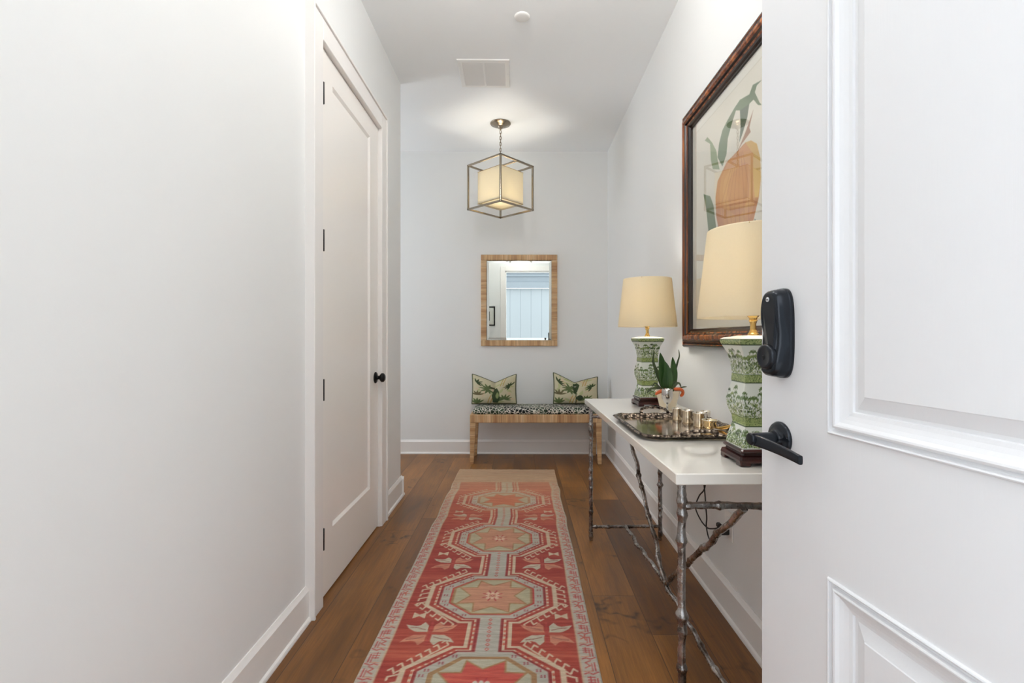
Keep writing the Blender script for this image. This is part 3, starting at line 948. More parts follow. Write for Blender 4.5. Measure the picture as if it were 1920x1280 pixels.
# ================================================================== RUG
def paint_rug():
    YN, YFAR = 0.75, 4.17; Wd = 0.83; L = YFAR - YN
    cv = Canvas(Wd, L, 0.0034, (170, 58, 41), 2)
    ox, oy = Wd / 2, -YN
    red = (172, 58, 41); dred = (152, 38, 34); blue = (184, 180, 167); ivory = (212, 192, 164); olive = (166, 126, 82); pink = (200, 142, 112); grn = (184, 176, 144); salmon = (200, 104, 80)
    X, Y = cv.X - ox, cv.Y - oy
    rs = np.random.RandomState(3)
    ab = np.interp(Y[:, 0], np.arange(0.7, 4.4, 0.035), rs.uniform(-1, 1, len(np.arange(0.7, 4.4, 0.035))))
    cv.c += ab[:, None, None] * np.array([14, 20, 14])
    T = lambda pts: [(x + ox, y + oy) for x, y in pts]
    poly = lambda p, c: cv.poly(T(p), c); line = lambda p, w, c, cl=False: cv.line(T(p), w, c, cl)
    def octo(cy, hw, hl, cw, cl):
        return [(.01 - cw, cy + hl), (.01 + cw, cy + hl), (.01 + hw, cy + cl), (.01 + hw, cy - cl), (.01 + cw, cy - hl), (.01 - cw, cy - hl), (.01 - hw, cy - cl), (.01 - hw, cy + cl)]
    cent = [(3.383, .145, 0), (2.735, .168, 1), (2.128, .146, 1), (1.572, .146, 2), (0.99, .15, 1)]
    # hooks around the medallions
    for cy, hl, kind in cent:
        for sx in (-1, 1):
            for sy in (-1, 1):
                a = Vector((.01 + sx * .30, cy + sy * (hl * .42))); b_ = Vector((.01 + sx * .14, cy + sy * (hl + .068)))
                n = 7
                for i in range(n):
                    p = a.lerp(b_, i / (n - 1)); q = p + Vector((sx * .012, sy * .026)); d_ = (b_ - a).normalized()
                    line([tuple(p), tuple(q), tuple(q - d_ * .017)], .0075, ivory)
                line([tuple(a), tuple(b_)], .007, ivory)
            for i in range(4):
                y = cy + hl * .38 * (1 - 2 * i / 3)
                line([(.01 + sx * .285, y), (.01 + sx * .318, y - .012), (.01 + sx * .318, y - .028)], .008, ivory)
    # outlines in nested bands joined through the necks
    def necks(hwid, col):
        poly([(.01 - hwid + .005, 0.7), (.01 + hwid + .005, 0.7), (.01 + hwid + .005, 3.80), (.01 - hwid + .005, 3.80)], col)
    bands = [(.105, .088, ivory), (.084, .073, red), (.066, .064, ivory), (.056, .055, dred), (.044, .042, blue)]
    for add, nk, col in bands:
        for cy, hl, kind in cent:
            poly(octo(cy, .18 + add, hl + add * .55 + .004, .08 + add * .42, .06 + add * .25), col)
        necks(nk, col)
    # dashes in the ivory stripe
    for cy, hl, kind in cent:
        o_ = octo(cy, .241, hl + .038, .107, .075)
        for i in range(8):
            a = Vector(o_[i]); b_ = Vector(o_[(i + 1) % 8]); n = max(2, int((b_ - a).length / .022))
            if i in (0, 4): continue
            for k_ in range(n):
                p = a.lerp(b_, (k_ + .5) / n); q = a.lerp(b_, (k_ + .72) / n)
                line([tuple(p), tuple(q)], .009, salmon)
    y = 0.8
    while y < 3.78:
        if all(abs(y - cy) > hl + .06 for cy, hl, _ in cent):
            for sx in (-1, 1):
                line([(.015 + sx * .060, y), (.015 + sx * .060, y + .006)], .008, salmon)
        if all(abs(y - cy) > hl + .02 for cy, hl, _ in cent):
            x0 = .015
            line([(x0 - .007, y), (x0, y + .008), (x0 + .007, y), (x0, y - .008)], .0035, (196, 88, 76), True)
        y += .026
    for cy, hl, kind in cent:
        # small crosses in the blue band
        bo = octo(cy, .206, hl + .017, .092, .066)
        for i in range(8):
            a = Vector(bo[i]); b_ = Vector(bo[(i + 1) % 8])
            for f_ in ((.12, .5, .88) if i % 4 != 0 else ()):
                p = a.lerp(b_, f_)
                for ddx, ddy in ((.006, .004), (-.006, .004), (.006, -.004), (-.006, -.004)):
                    cv.disc(p.x + ddx + ox, p.y + ddy + oy, .0038, (160, 64, 76), .003)
        if kind == 0:
            fill, star, edge = (178, 172, 140), (204, 112, 70), olive
        elif kind == 1:
            fill, star, edge = grn, pink, (190, 80, 62)
        else:
            fill, star, edge = (186, 182, 160), (196, 78, 64), olive
        poly(octo(cy, .185, hl + .004, .082, .062), edge if kind != 1 else (192, 66, 54))
        poly(octo(cy, .176, hl - .003, .079, .059), olive)
        poly(octo(cy, .166, hl - .011, .075, .056), fill)
        k = hl / .146
        st = [(-.060, .128), (0, .085), (.078, .128), (.078, .070), (.150, .066), (.096, 0), (.150, -.066), (.078, -.060), (.076, -.128), (0, -.088), (-.074, -.128), (-.078, -.060), (-.150, -.066), (-.096, 0), (-.150, .066), (-.072, .068)]
        st = [(.01 + x, cy + y * k) for x, y in st]
        poly(st, star); line(st, .006, olive, True)
        # centre rosette
        if kind:
            c2 = (222, 188, 160) if kind == 1 else (200, 196, 184)
            for dx, dy in ((0, 0), (.022, 0), (-.022, 0), (0, .02), (0, -.02), (.02, .018), (-.02, .018), (.02, -.018), (-.02, -.018)):
                cv.disc(.01 + dx + ox, cy + dy + oy, .009, c2, .010)
            for a in range(8):
                aa = a * PI / 4 + PI / 8
                line([(.01 + .026 * math.cos(aa), cy + .026 * math.sin(aa)), (.01 + .044 * math.cos(aa), cy + .044 * math.sin(aa))], .006, (176, 52, 56))
            line([(.002, cy), (.01, cy + .008), (.018, cy), (.01, cy - .008)], .004, (176, 52, 56), True)
    # four-bird motifs in the field between the medallions
    for cy, amp in ((1.855, 1), (2.43, .92), (3.06, .8), (1.285, 1)):
        for sx in (-1, 1):
            cx_ = .012 + sx * .226
            for qx in (-1, 1):
                for qy in (-1, 1):
                    colr = (198, 190, 168) if (qx * qy * sx) > 0 else (206, 136, 108)
                    pts = [(0.010, .008), (.012, .05), (.030, .072), (.046, .05), (.062, .046), (.105, .056), (.088, .030), (.060, .010)]
                    poly([(cx_ + qx * x * .98, cy + qy * y * amp) for x, y in pts], colr)
                    line([(cx_ + qx * .02, cy + qy * .022 * amp), (cx_ + qx * .05, cy + qy * .034 * amp), (cx_ + qx * .08, cy + qy * .038 * amp)], .004, (150, 92, 82))
            line([(cx_, cy - .07 * amp), (cx_, cy + .07 * amp)], .010, (178, 60, 50))
            bxx, byy = .012 + sx * .29, cy + .118 * amp
            poly([(bxx - .026, byy - .022), (bxx, byy - .005), (bxx + .026, byy - .022), (bxx + .026, byy + .022), (bxx, byy + .005), (bxx - .026, byy + .022)], ivory)
    # side borders
    for sx in (-1, 1):
        e = Wd / 2
        cv.rect(*( (0, e - .345) if sx < 0 else (e + .345, Wd) ), 0, L, (194, 186, 171))
        line([(sx * .349, 0.7), (sx * .349, 4.2)], .008, (202, 176, 146))
        R = random.Random(5 + sx); y = 0.76
        while y < 4.0:
            h_ = R.uniform(.062, .082); kind = R.randint(0, 2)
            cr = (186, 76, 72)
            x0 = sx * .398
            line([(x0, y), (x0, y + h_ * .55)], .005, cr); line([(sx * .388, y), (sx * .388, y + h_ * .5)], .0035, cr)
            if kind == 0:
                for a in range(5):
                    aa = a * 2 * PI / 5
                    line([(sx * .378, y + h_ * .5), (sx * .378 + .017 * math.cos(aa), y + h_ * .5 + .019 * math.sin(aa))], .0055, (198, 96, 80))
            elif kind == 1:
                for dy in (.3, .45, .6):
                    line([(sx * .366, y + h_ * dy), (sx * .390, y + h_ * dy)], .005, (190, 84, 80))
                line([(sx * .376, y + h_ * .25), (sx * .376, y + h_ * .65)], .005, cr)
            else:
                line([(sx * .364, y + h_ * .2), (sx * .382, y + h_ * .35), (sx * .366, y + h_ * .55), (sx * .386, y + h_ * .7)], .005, (194, 90, 82))
            line([(sx * .358, y + h_ * .82), (sx * .372, y + h_ * .9), (sx * .385, y + h_ * .8), (sx * .405, y + h_ * .92)], .0055, cr)
            line([(sx * .358, y + h_ * .97), (sx * .39, y + h_ * 1.0)], .004, (206, 140, 112))
            y += h_
    # far end band and the worn, sun-bleached far third of the rug
    cv.rect(0, Wd, 3.80 + oy, L, (186, 160, 126))
    for i in range(26):
        y = rs.uniform(3.8, 4.15); x = rs.uniform(-.4, .3)
        line([(x, y), (x + rs.uniform(.05, .25), y)], .005, (184, 122, 88) if i % 3 else (168, 160, 134))
    # weft-wise heathering of the hand spun wool
    def streaks(nr, ncol, seed):
        r_ = np.random.RandomState(seed); g = r_.uniform(-1, 1, (nr, ncol)); a_ = np.empty((cv.c.shape[0], ncol))
        for q in range(ncol): a_[:, q] = np.interp(Y[:, 0], np.linspace(0.7, 4.2, nr), g[:, q])
        fi = (X[0] / Wd + .5) * (ncol - 1); i0 = np.clip(fi.astype(int), 0, ncol - 2); w_ = np.clip(fi - i0, 0, 1)[None]
        return a_[:, i0] * (1 - w_) + a_[:, i0 + 1] * w_
    st_ = (streaks(520, 9, 1) * .55 + streaks(1000, 16, 2) * .45)[..., None]
    redness = np.clip((cv.c[..., :1] - cv.c[..., 2:3] - 20) / 110, 0, 1)
    cv.c = cv.c + st_ * (np.array([26, 34, 26]) * redness + np.array([16, 16, 16]) * (1 - redness))
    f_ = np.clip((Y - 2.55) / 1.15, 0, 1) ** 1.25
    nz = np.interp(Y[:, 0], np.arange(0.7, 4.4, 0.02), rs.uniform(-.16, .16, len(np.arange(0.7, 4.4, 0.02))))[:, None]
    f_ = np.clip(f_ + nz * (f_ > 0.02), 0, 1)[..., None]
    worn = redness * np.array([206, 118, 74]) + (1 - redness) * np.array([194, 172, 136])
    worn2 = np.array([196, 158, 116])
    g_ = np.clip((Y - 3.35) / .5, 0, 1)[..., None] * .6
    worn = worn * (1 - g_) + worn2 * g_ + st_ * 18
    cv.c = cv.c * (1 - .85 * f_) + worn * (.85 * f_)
    return cv.down(), Wd, L, YN
cols, Wd, L, YN = paint_rug()
ny, nx = cols.shape[:2]
xs = np.linspace(-Wd / 2, Wd / 2, nx); ys = np.linspace(-L / 2, L / 2, ny)
GX, GY = np.meshgrid(xs, ys)
rs = np.random.RandomState(8)
wob = np.interp(ys, np.linspace(-L / 2, L / 2, 26), rs.uniform(-.006, .006, 26))
GX = GX + wob[:, None]
edge = np.interp(xs, np.linspace(-Wd / 2, Wd / 2, 60), rs.uniform(-.007, .007, 60))
GY = GY + edge[None, :] * np.clip((GY / (L / 2)), 0, 1) ** 20
e1 = np.minimum(GX - GX.min(1, keepdims=True), GX.max(1, keepdims=True) - GX)
GZ = 0.0075 * np.clip(e1 / 0.006, 0, 1) ** 0.5 + 0.0008 * np.sin(GY * 9 + GX * 5)
GZ[0] = GZ[-1] = 0.001; GZ[:, 0] = GZ[:, -1] = 0.0006
rug = grid_mesh('runner_rug', np.stack([GX, GY, GZ], -1), cols, M['rug'])
rug.location = (-0.115 - (L / 2) * 0.00973, YN + L / 2, 0.0004); rug.rotation_euler = (0, 0, -0.00973)
tag(rug, 'long faded red and grey wool runner rug with octagon medallions on the wood floor', 'rug')

# ================================================================== CONSOLE TABLE
TZ = 0.80; TL = 1.53; TW = 0.455
tcx, tcy, trz = 0.612, 2.005, 0.0206
tb = thing('console_table', 'white topped console table with silvery cast twig legs along the right wall', 'console table', (tcx, tcy, 0), trz)
t = MB(); t.bbox(-TW / 2, TW / 2, -TL / 2, TL / 2, TZ - 0.030, TZ, 0.0025)
t.build('tabletop', M['white_gloss'], tb)
def twig(name, a, c, r, seed, knots=9, parent=tb, amp=0.004, bev=0):
    a = Vector(a); c = Vector(c); L_ = (c - a).length; d_ = (c - a).normalized()
    R = random.Random(seed); n = int(L_ / 0.006) + 2
    kn_ = [(R.uniform(.03, .97), R.uniform(.12, .42), R.uniform(.005, .011)) for _ in range(knots)]
    side = d_.cross(Vector((0.3, 0.5, 0.81))).normalized(); s2 = d_.cross(side)
    mb = MB(); seg = 14; rings_ = []
    for i in range(n):
        t_ = i / (n - 1); s_l = t_ * L_; env = min(1, t_ * 14, (1 - t_) * 14)
        off = side * (amp * noise.noise(Vector((s_l * 9, seed, 0))) * env) + s2 * (amp * noise.noise(Vector((s_l * 9, seed, 7.7))) * env)
        p_ = a.lerp(c, t_) + off
        rr = r * (1 + 0.16 * noise.noise(Vector((s_l * 22, seed * 3.1, 2))))
        for kt, ka, kw in kn_:
            rr += r * ka * math.exp(-((s_l - kt * L_) / kw) ** 2)
        ring = []
        for k_ in range(seg):
            an = 2 * PI * k_ / seg
            q = rr * (1 + 0.16 * noise.noise(Vector((math.cos(an) * 1.3 + seed, math.sin(an) * 1.3, s_l * 34))))
            ring.append(tuple(p_ + side * (q * math.cos(an)) + s2 * (q * math.sin(an))))
        rings_.append(ring)
    mb.rings(rings_, smooth=True, cap0=True, cap1=True)
    return mb.build(name, M['twig'], parent)
lx = TW / 2 - 0.030; ly = TL / 2 - 0.042
legs = [(-lx, -ly), (lx, -ly), (-lx, ly), (lx, ly)]
for i, (x, y) in enumerate(legs):
    twig('leg', (x, y, TZ - 0.0305), (x, y, 0.0005), 0.0105, 11 + i * 5, 13)
for i, y in enumerate((-ly, ly)):
    twig('crossbar', (-lx + 0.006, y, 0.702), (lx - 0.006, y, 0.702), 0.0092, 31 + i, 6)
    twig('crossbar', (-lx + 0.006, y, 0.078), (lx - 0.006, y, 0.078), 0.0085, 41 + i, 6)
    node = (-0.004, 0.0, 0.118)
    twig('brace', (-0.030 if i == 0 else 0.0, y, 0.694), node, 0.0098, 51 + i, 10, amp=0.012)
    twig('brace', (0.0, y, 0.080), node, 0.0088, 61 + i, 8, amp=0.010)

# ================================================================== LAMPS
def paint_vase():
    """one side of the vase; x 0..1 across, y metres up"""
    Hh = 0.300
    white = (216, 220, 210); g1 = (92, 112, 68); g2 = (124, 140, 84); g3 = (158, 170, 120); dk = (62, 78, 50)
    Wv = 0.11; cv = Canvas(Wv, Hh, 0.00125, white, 2); R = random.Random(4)
    def palm(x, y, h_, s):
        col = R.choice([g1, g1, dk, g2])
        lean = R.uniform(-.3, .3) * h_
        cv.line([(x, y), (x + lean * .4, y + h_ * .5), (x + lean, y + h_)], .0014, col)
        for i in range(7):
            a = PI * (i / 6) * 1.3 - .15 * PI
            ex, ey = x + lean + s * math.cos(a), y + h_ + s * math.sin(a) * .55
            mx_, my_ = x + lean + s * .55 * math.cos(a), y + h_ + s * (.62 * abs(math.sin(a)) + .12)
            cv.line([(x + lean, y + h_), (mx_, my_), (ex, ey)], .0022, col)
    for z0, z1 in ((0.004, 0.060), (0.085, 0.180), (0.205, 0.285)):
        hh = z1 - z0
        for _ in range(200):
            x = R.random() * Wv; y = z0 + hh * .42 * R.random() ** 1.3
            cv.disc(x, y, R.uniform(.0012, .003), R.choice([g1, g2, g3, g3]), .0016)
        for _ in range(110):
            x = R.random() * Wv; y = z0 + hh * R.uniform(0, .55)
            cv.leaf(x, y, R.uniform(.4, 2.7), R.uniform(.006, .014), .003, R.choice([g1, g2, dk]))
        for i in range(11):
            palm((i + R.uniform(.1, .9)) * Wv / 11, z0 + hh * R.uniform(.12, .5), hh * R.uniform(.18, .5), R.uniform(.009, .014))
    for z0, z1, c_ in ((0.060, 0.085, (150, 164, 104)), (0.180, 0.203, (146, 160, 100)), (0.284, 0.300, (150, 166, 112))):
        cv.rect(0, Wv, z0, z1, c_)
        for _ in range(150):
            cv.disc(R.random() * Wv, R.uniform(z0, z1), .0013, R.choice([g1, (190, 196, 140), dk]), .0012)
        cv.line([(0, z0), (Wv, z0)], .0028, dk); cv.line([(0, z1 - .001), (Wv, z1 - .001)], .0016, g1)
    return cv.down(), Wv, Hh
vc, Wv, Hv = paint_vase()
def vase_w(z):
    """half width of the square vase at height z above its foot"""
    K = [(0.0, .054), (.012, .053), (.050, .044), (.064, .0405), (.072, .042), (.080, .042), (.088, .046), (.110, .0525), (.130, .054), (.155, .049), (.178, .0425), (.186, .0435), (.196, .0425), (.206, .042),
         (.235, .0455), (.262, .052), (.282, .062), (.292, .0665), (.300, .0670)]
    zs, ws = zip(*K); return np.interp(z, zs, ws)
GL = 'pair of green porcelain table lamps'
lampo = thing('table_lamp', 'green palm pattern porcelain lamp nearer the camera, cut off by the open door', 'table lamp', (0.660, 1.362, TZ + 0.0006), 0.0, GL)
st = MB()
def sqr(h, z, r=0.004):
    return [(-h + r, -h, z), (h - r, -h, z), (h, -h + r, z), (h, h - r, z), (h - r, h, z), (-h + r, h, z), (-h, h - r, z), (-h, -h + r, z)]
# feet
for sx in (-1, 1):
    for sy in (-1, 1):
        x0, x1 = sorted((sx * 0.0655, sx * 0.036)); y0, y1 = sorted((sy * 0.0655, sy * 0.036))
        st.bbox(x0, x1, y0, y1, 0, 0.012, 0.002)
st.rings([sqr(.0655, .010), sqr(.0665, .016), sqr(.064, .026), sqr(.056, .028), sqr(.055, .033), sqr(.060, .036), sqr(.0615, .041), sqr(.058, .045)], cap0=True, cap1=True)
st.build('stand', M['rosewood'], lampo)
nyv, nxv = vc.shape[:2]
zz = np.linspace(0, Hv, nyv)
# smooth the profile slightly
ww = vase_w(zz); kker = np.ones(5) / 5; ww = np.convolve(np.pad(ww, 2, mode='edge'), kker, 'valid')
P = []; C = []
for s in range(4):
    tt = np.linspace(-1, 1, nxv)[:-1]
    a = s * PI / 2
    lx_ = ww[:, None] * tt[None, :]; ly_ = -ww[:, None] * np.ones_like(tt)[None, :]
    X = lx_ * math.cos(a) - ly_ * math.sin(a); Y = lx_ * math.sin(a) + ly_ * math.cos(a)
    P.append(np.stack([X, Y, np.repeat(zz[:, None], len(tt), 1) + 0.0452], -1)); C.append(vc[:, :-1] if s % 2 == 0 else vc[:, ::-1][:, :-1])
vb = grid_mesh('vase_body', np.concatenate(P, 1), np.concatenate(C, 1), M['porcelain'], lampo, closed=True)
vt = MB(); vt.rings([sqr(.0665, .3450, .001), sqr(.0668, .3466, .001), sqr(.060, .3500, .001), sqr(.030, .3560, .001)], cap0=True, cap1=True)
vt.build('vase_lid', plain('white_porcelain', rgb(226, 224, 208), 0.15), lampo)
br = MB()
br.lathe([(0, .3555), (.0145, .3555), (.0150, .360), (.0115, .364), (.0085, .372), (.0080, .388), (.0100, .395), (.0125, .398), (.0100, .401), (.0110, .405), (.0165, .411), (.0190, .422), (.0185, .432), (.0150, .440), (.013, .450), (.013, .475), (0, .476)], 10, smooth=False)
br.lathe([(0.0022, 0), (0.0022, 0.028), (0, 0.028)], 8, M=Matrix.Translation((-0.014, -0.006, 0.426)) @ Matrix.Rotation(-PI / 2, 4, 'Y'))
br.build('brass_neck', M['brass'], lampo)
bb = MB(); bb.lathe([(0.013, .476), (.0135, .490), (.024, .512), (.030, .532), (.026, .552), (.012, .565), (0, .568)], 20)
bb.build('bulb', M['bulb'], lampo)
hp = MB(); hp.tube([(0, -.014, .455), (0, -.045, .49), (0, -.052, .54), (0, -.036, .60), (0, 0, .640), (0, .036, .60), (0, .052, .54), (0, .045, .49), (0, .014, .455)], .0016, 6)
for a in range(3):
    aa = a * 2 * PI / 3; hp.tube([(0, 0, .640), (.125 * math.cos(aa), .125 * math.sin(aa), .652)], .0014, 6)
hp.build('harp', M['brass'], lampo)
sd = MB()
z0_, z1_, r0_, r1_ = 0.406, 0.655, 0.149, 0.122
sd.lathe([(r0_, z0_), (r0_ + .0008, z0_ + .004), (r1_ + .0008, z1_ - .004), (r1_, z1_), (r1_ - .0022, z1_ - .001), (r0_ - .0022, z0_ + .001), (r0_, z0_)], 96)
sdo = sd.build('lamp_shade', M['shade'], lampo)
LP = lamp('lamp_light', 'POINT', (0, 0, 0.53), 14, (1.0, 0.96, 0.90), shadow_soft_size=0.035)
LP.parent = lampo
lamp2 = dup(lampo, (0.660, 2.50, TZ + 0.0006), 0.05, 'green palm pattern porcelain lamp at the far end of the table, behind the potted plant', GL)

# ================================================================== TRAY
tr = thing('serving_tray', 'tarnished silver gallery tray with chased rim lying on the white tabletop', 'tray', (0.596, 1.865, TZ + 0.0006), 0.03)
def rrect(hx, hy, r, z, n=10, wav=0.0, seed=0):
    out = []
    for cx_, cy_, a0 in ((hx - r, -hy + r, -PI / 2), (hx - r, hy - r, 0), (-hx + r, hy - r, PI / 2), (-hx + r, -hy + r, PI)):
        for k_ in range(n + 1):
            a = a0 + PI / 2 * k_ / n; out.append([cx_ + r * math.cos(a), cy_ + r * math.sin(a), z])
        # straight run subdivided
        nx_ = {0: (hx - r, hy - r, 'y'), }
    # resample evenly
    P_ = [Vector(p_) for p_ in out]; P_.append(P_[0]); L_ = [0]
    for a, c_ in zip(P_, P_[1:]): L_.append(L_[-1] + (c_ - a).length)
    res = []; m_ = 220; j = 0
    for i in range(m_):
        s_l = L_[-1] * i / m_
        while L_[j + 1] < s_l: j += 1
        t_ = (s_l - L_[j]) / max(1e-9, L_[j + 1] - L_[j]); p_ = P_[j].lerp(P_[j + 1], t_)
        if wav:
            c_ = Vector((p_.x, p_.y, 0)).normalized(); w_ = wav * (math.sin(i * 2 * PI / m_ * 22) + .6 * noise.noise(Vector((i * .21, seed, 0))))
            p_ = p_ + c_ * w_ + Vector((0, 0, w_ * .6))
        res.append(tuple(p_))
    return res
hx, hy = 0.196, 0.246
f = MB(); f.rings([rrect(hx - .030, hy - .030, .045, .0), rrect(hx - .030, hy - .030, .045, .004), ], cap0=True, cap1=True)
f.build('tray_floor', M['trayface'], tr)
f = MB()
f.rings([rrect(hx - .033, hy - .033, .043, .0002), rrect(hx - .020, hy - .020, .052, .006), rrect(hx - .004, hy - .004, .060, .013, wav=.0012), rrect(hx, hy, .062, .0165, wav=.0022, seed=2), rrect(hx - .004, hy - .004, .060, .0205, wav=.0018, seed=5),
         rrect(hx - .012, hy - .012, .056, .0200, wav=.001, seed=3), rrect(hx - .018, hy - .018, .054, .0155, wav=.0008, seed=1), rrect(hx - .026, hy - .026, .047, .0125), rrect(hx - .034, hy - .034, .043, .0045)], smooth=True)
f.build('chased_rim', M['rim'], tr)
for s in (-1, 1):
    h = MB(); pts = []
    for i in range(22):
        t_ = i / 21; a = PI * t_
        pts.append((-.058 * math.cos(a) * (1 + .12 * math.sin(a)), s * (hy - .006 + .036 * math.sin(a) ** .8), .019 + .021 * math.sin(a) ** .7))
    h.tube(pts, [.0062 + .0016 * math.sin(i * 1.9) for i in range(22)], 10)
    h.build('tray_handle', M['rim'], tr)

TF = TZ + 0.0048
GC = 'small silver cups on the tray'
def tumbler(label, x, y, r, h_, band=False):
    root = thing('silver_tumbler', label, 'cup', (x, y, TF), 0, GC)
    c = MB(); c.lathe([(0, 0.0), (r * .9, 0.0), (r * .93, .002), (r * .96, h_ * .5), (r, h_ - .002), (r * 1.02, h_), (r * .97, h_), (r * .92, h_ * .5), (r * .86, .003), (0, .003)], 36)
    c.build('cup_body', M['silver'], root)
    c = MB(); pts = [(r * 1.0 * math.cos(a * PI / 18), r * 1.0 * math.sin(a * PI / 18), h_ - .0015) for a in range(36)]
    c.tube(pts, .0013, 6, closed=True)
    c.build('rim', M['silver'], root)
    return root
tumbler('plain small silver tumbler on the tray, farthest left of the cups', 0.662, 2.030, .0205, .048)
tumbler('plain silver tumbler on the tray, second from the left of the cups', 0.681, 1.955, .0238, .051)
tumbler('silver tumbler in the middle of the tray behind the small footed pot', 0.698, 1.870, .0255, .054)
tumbler('narrow silver tumbler on the right of the tray, farthest right of the cups', 0.765, 1.985, .0195, .043)
sj = thing('salt_pot', 'small footed silver pot with gilt bowl at the near end of the cups', 'pot', (0.703, 1.785, TF))
c = MB(); c.lathe([(0, 0), (.017, 0), (.018, .003), (.012, .007), (.020, .013), (.025, .022), (.023, .031), (.027, .037), (.028, .040), (.025, .040), (.020, .031), (.021, .022), (.012, .012), (0, .011)], 32)
c.build('pot_body', plain('gilt_silver', rgb(224, 206, 168), 0.12, 1.0, (60, 0.1, 0.003)), sj)
c = MB(); c.tube([(.0272 * math.cos(a * PI / 16), .0272 * math.sin(a * PI / 16), .040) for a in range(32)], .0016, 6, closed=True)
c.build('rim', M['silver'], sj)
kf = thing('butter_knife', 'gold handled knife lying across the tray towards its right edge', 'knife', (0.742, 1.79, TF + 0.0))
c = MB(); c.tube([(-.010, .030, .0065), (.010, .006, .0068), (.040, -.030, .0225), (.060, -.050, .0300)], [.0042, .0062, .0070, .0060], 10)
c.build('handle', M['brass'], kf)
c = MB(); c.tube([(-.010, .030, .0065), (-.028, .056, .0045), (-.040, .075, .004)], [.004, .0075, .002], 10, flat=.2)
c.build('blade', M['silver'], kf)

gb = thing('silver_goblet', 'silver stemmed goblet standing between the tray handle and the potted plant', 'goblet', (0.680, 2.225, TZ + 0.0006))
c = MB(); c.lathe([(0, 0), (.024, 0), (.025, .002), (.012, .006), (.0045, .014), (.004, .040), (.007, .044), (.016, .052), (.023, .068), (.0255, .086), (.0250, .104), (.0238, .112), (.0228, .112), (.024, .090), (.020, .066), (.010, .054), (0, .051)], 36)
c.build('goblet_body', plain('goblet_silver', rgb(200, 196, 192), 0.10, 1.0), gb)

# ---- potted plant
pp = thing('potted_plant', 'broad leaved green plant in a cream pot with orange curled handles', 'plant', (0.716, 2.335, TZ + 0.0006))
c = MB(); c.lathe([(0, 0), (.034, 0), (.036, .003), (.044, .040), (.055, .078), (.060, .092), (.0575, .094), (.054, .090), (.050, .078), (0, .076)], 40)
c.build('pot', plain('cream_ceramic', rgb(226, 212, 186), 0.35), pp)
c = MB(); c.lathe([(0, .0775), (.030, .079), (.0505, .0785)], 24)
c.build('soil', plain('potting_soil', rgb(52, 38, 28), 0.95, 0, (80, 0.8, 0.01)), pp)
orange = plain('orange_glaze', rgb(204, 92, 36), 0.35, 0, (60, 0.3, 0.004))
for s in (-1, 1):
    c = MB()
    if s < 0: pts = [(-.012, -.040, .100), (-.028, -.042, .101), (-.044, -.042, .095), (-.060, -.036, .086), (-.070, -.030, .076)]
    else: pts = [(.014, -.040, .103), (.034, -.042, .105), (.052, -.038, .103), (.064, -.030, .094), (.066, -.024, .080), (.060, -.020, .070), (.052, -.020, .070)]
    from mathutils.geometry import interpolate_bezier
    c.tube(pts, [.0085] * (len(pts) - 1) + [.005], 12)
    c.build('curled_handle', orange, pp, sub=1)
def leaf_mat(name, a, b_):
    t = NT(name); co = t.coord(); n = t.noise(t.mapping(co, (60, 60, 4)), 1.0, 3)
    t.set_b(Base_Color=t.ramp(n, [(0.3, a), (0.7, b_)]), Roughness=0.38, Subsurface_Weight=0.0); return t.mat
lf1 = leaf_mat('deep_green_leaf', rgb(26, 58, 20), rgb(58, 92, 34)); lf2 = leaf_mat('dark_thin_leaf', rgb(30, 40, 24), rgb(70, 84, 48))
def blade(pts, widths, mat, nrm, fold=0.25, nm='leaf'):
    """leaf along pts with a folded midrib; nrm = facing direction"""
    pts = [Vector(p_) for p_ in pts]; n = 14; mb = MB(); V = []
    def sample(t_):
        f_ = t_ * (len(pts) - 1); i = min(int(f_), len(pts) - 2); u_ = f_ - i
        p0 = pts[max(i - 1, 0)]; p1_ = pts[i]; p2_ = pts[i + 1]; p3 = pts[min(i + 2, len(pts) - 1)]
        return 0.5 * ((2 * p1_) + (-p0 + p2_) * u_ + (2 * p0 - 5 * p1_ + 4 * p2_ - p3) * u_ ** 2 + (-p0 + 3 * p1_ - 3 * p2_ + p3) * u_ ** 3)
    nr = Vector(nrm).normalized()
    for i in range(n):
        t_ = i / (n - 1); p_ = sample(t_); d_ = (sample(min(t_ + .02, 1)) - sample(max(t_ - .02, 0))).normalized()
        sd_ = d_.cross(nr).normalized(); w_ = float(np.interp(t_, np.linspace(0, 1, len(widths)), widths))
        for k_ in (-1, -.5, 0, .5, 1):
            V.append(p_ + sd_ * (w_ * k_) + nr * (w_ * fold * abs(k_)))
    fs = [(i * 5 + k_, i * 5 + k_ + 1, (i + 1) * 5 + k_ + 1, (i + 1) * 5 + k_) for i in range(n - 1) for k_ in range(4)]
    mb.add(V, fs, 0, True)
    return mb.build(nm, mat, pp, solid=0.0009, sub=1, recalc=False)
blade([(-.006, 0, .078), (-.016, .002, .14), (-.024, .004, .20), (-.036, .004, .278)], [.010, .022, .027, .025, .017, .001], lf1, (0.1, -1, .1))
blade([(.000, -.004, .078), (-.004, -.008, .13), (-.002, -.008, .18), (-.016, -.006, .235)], [.012, .022, .026, .022, .014, .002], lf1, (-.2, -1, .15))
blade([(.010, -.002, .078), (.018, -.004, .13), (.026, -.002, .19), (.024, .002, .256)], [.010, .020, .024, .022, .014, .001], lf1, (.15, -1, .1))
blade([(-.012, 0, .078), (-.032, .004, .13), (-.055, .006, .19), (-.070, .004, .232), (-.066, .004, .285)], [.005, .012, .011, .008, .006, .002], lf2, (.2, -1, 0))
blade([(.012, 0, .12), (.036, 0, .19), (.050, .004, .235), (.058, .004, .262), (.054, .004, .292)], [.006, .006, .005, .004, .003, .001], lf2, (0, -1, 0))
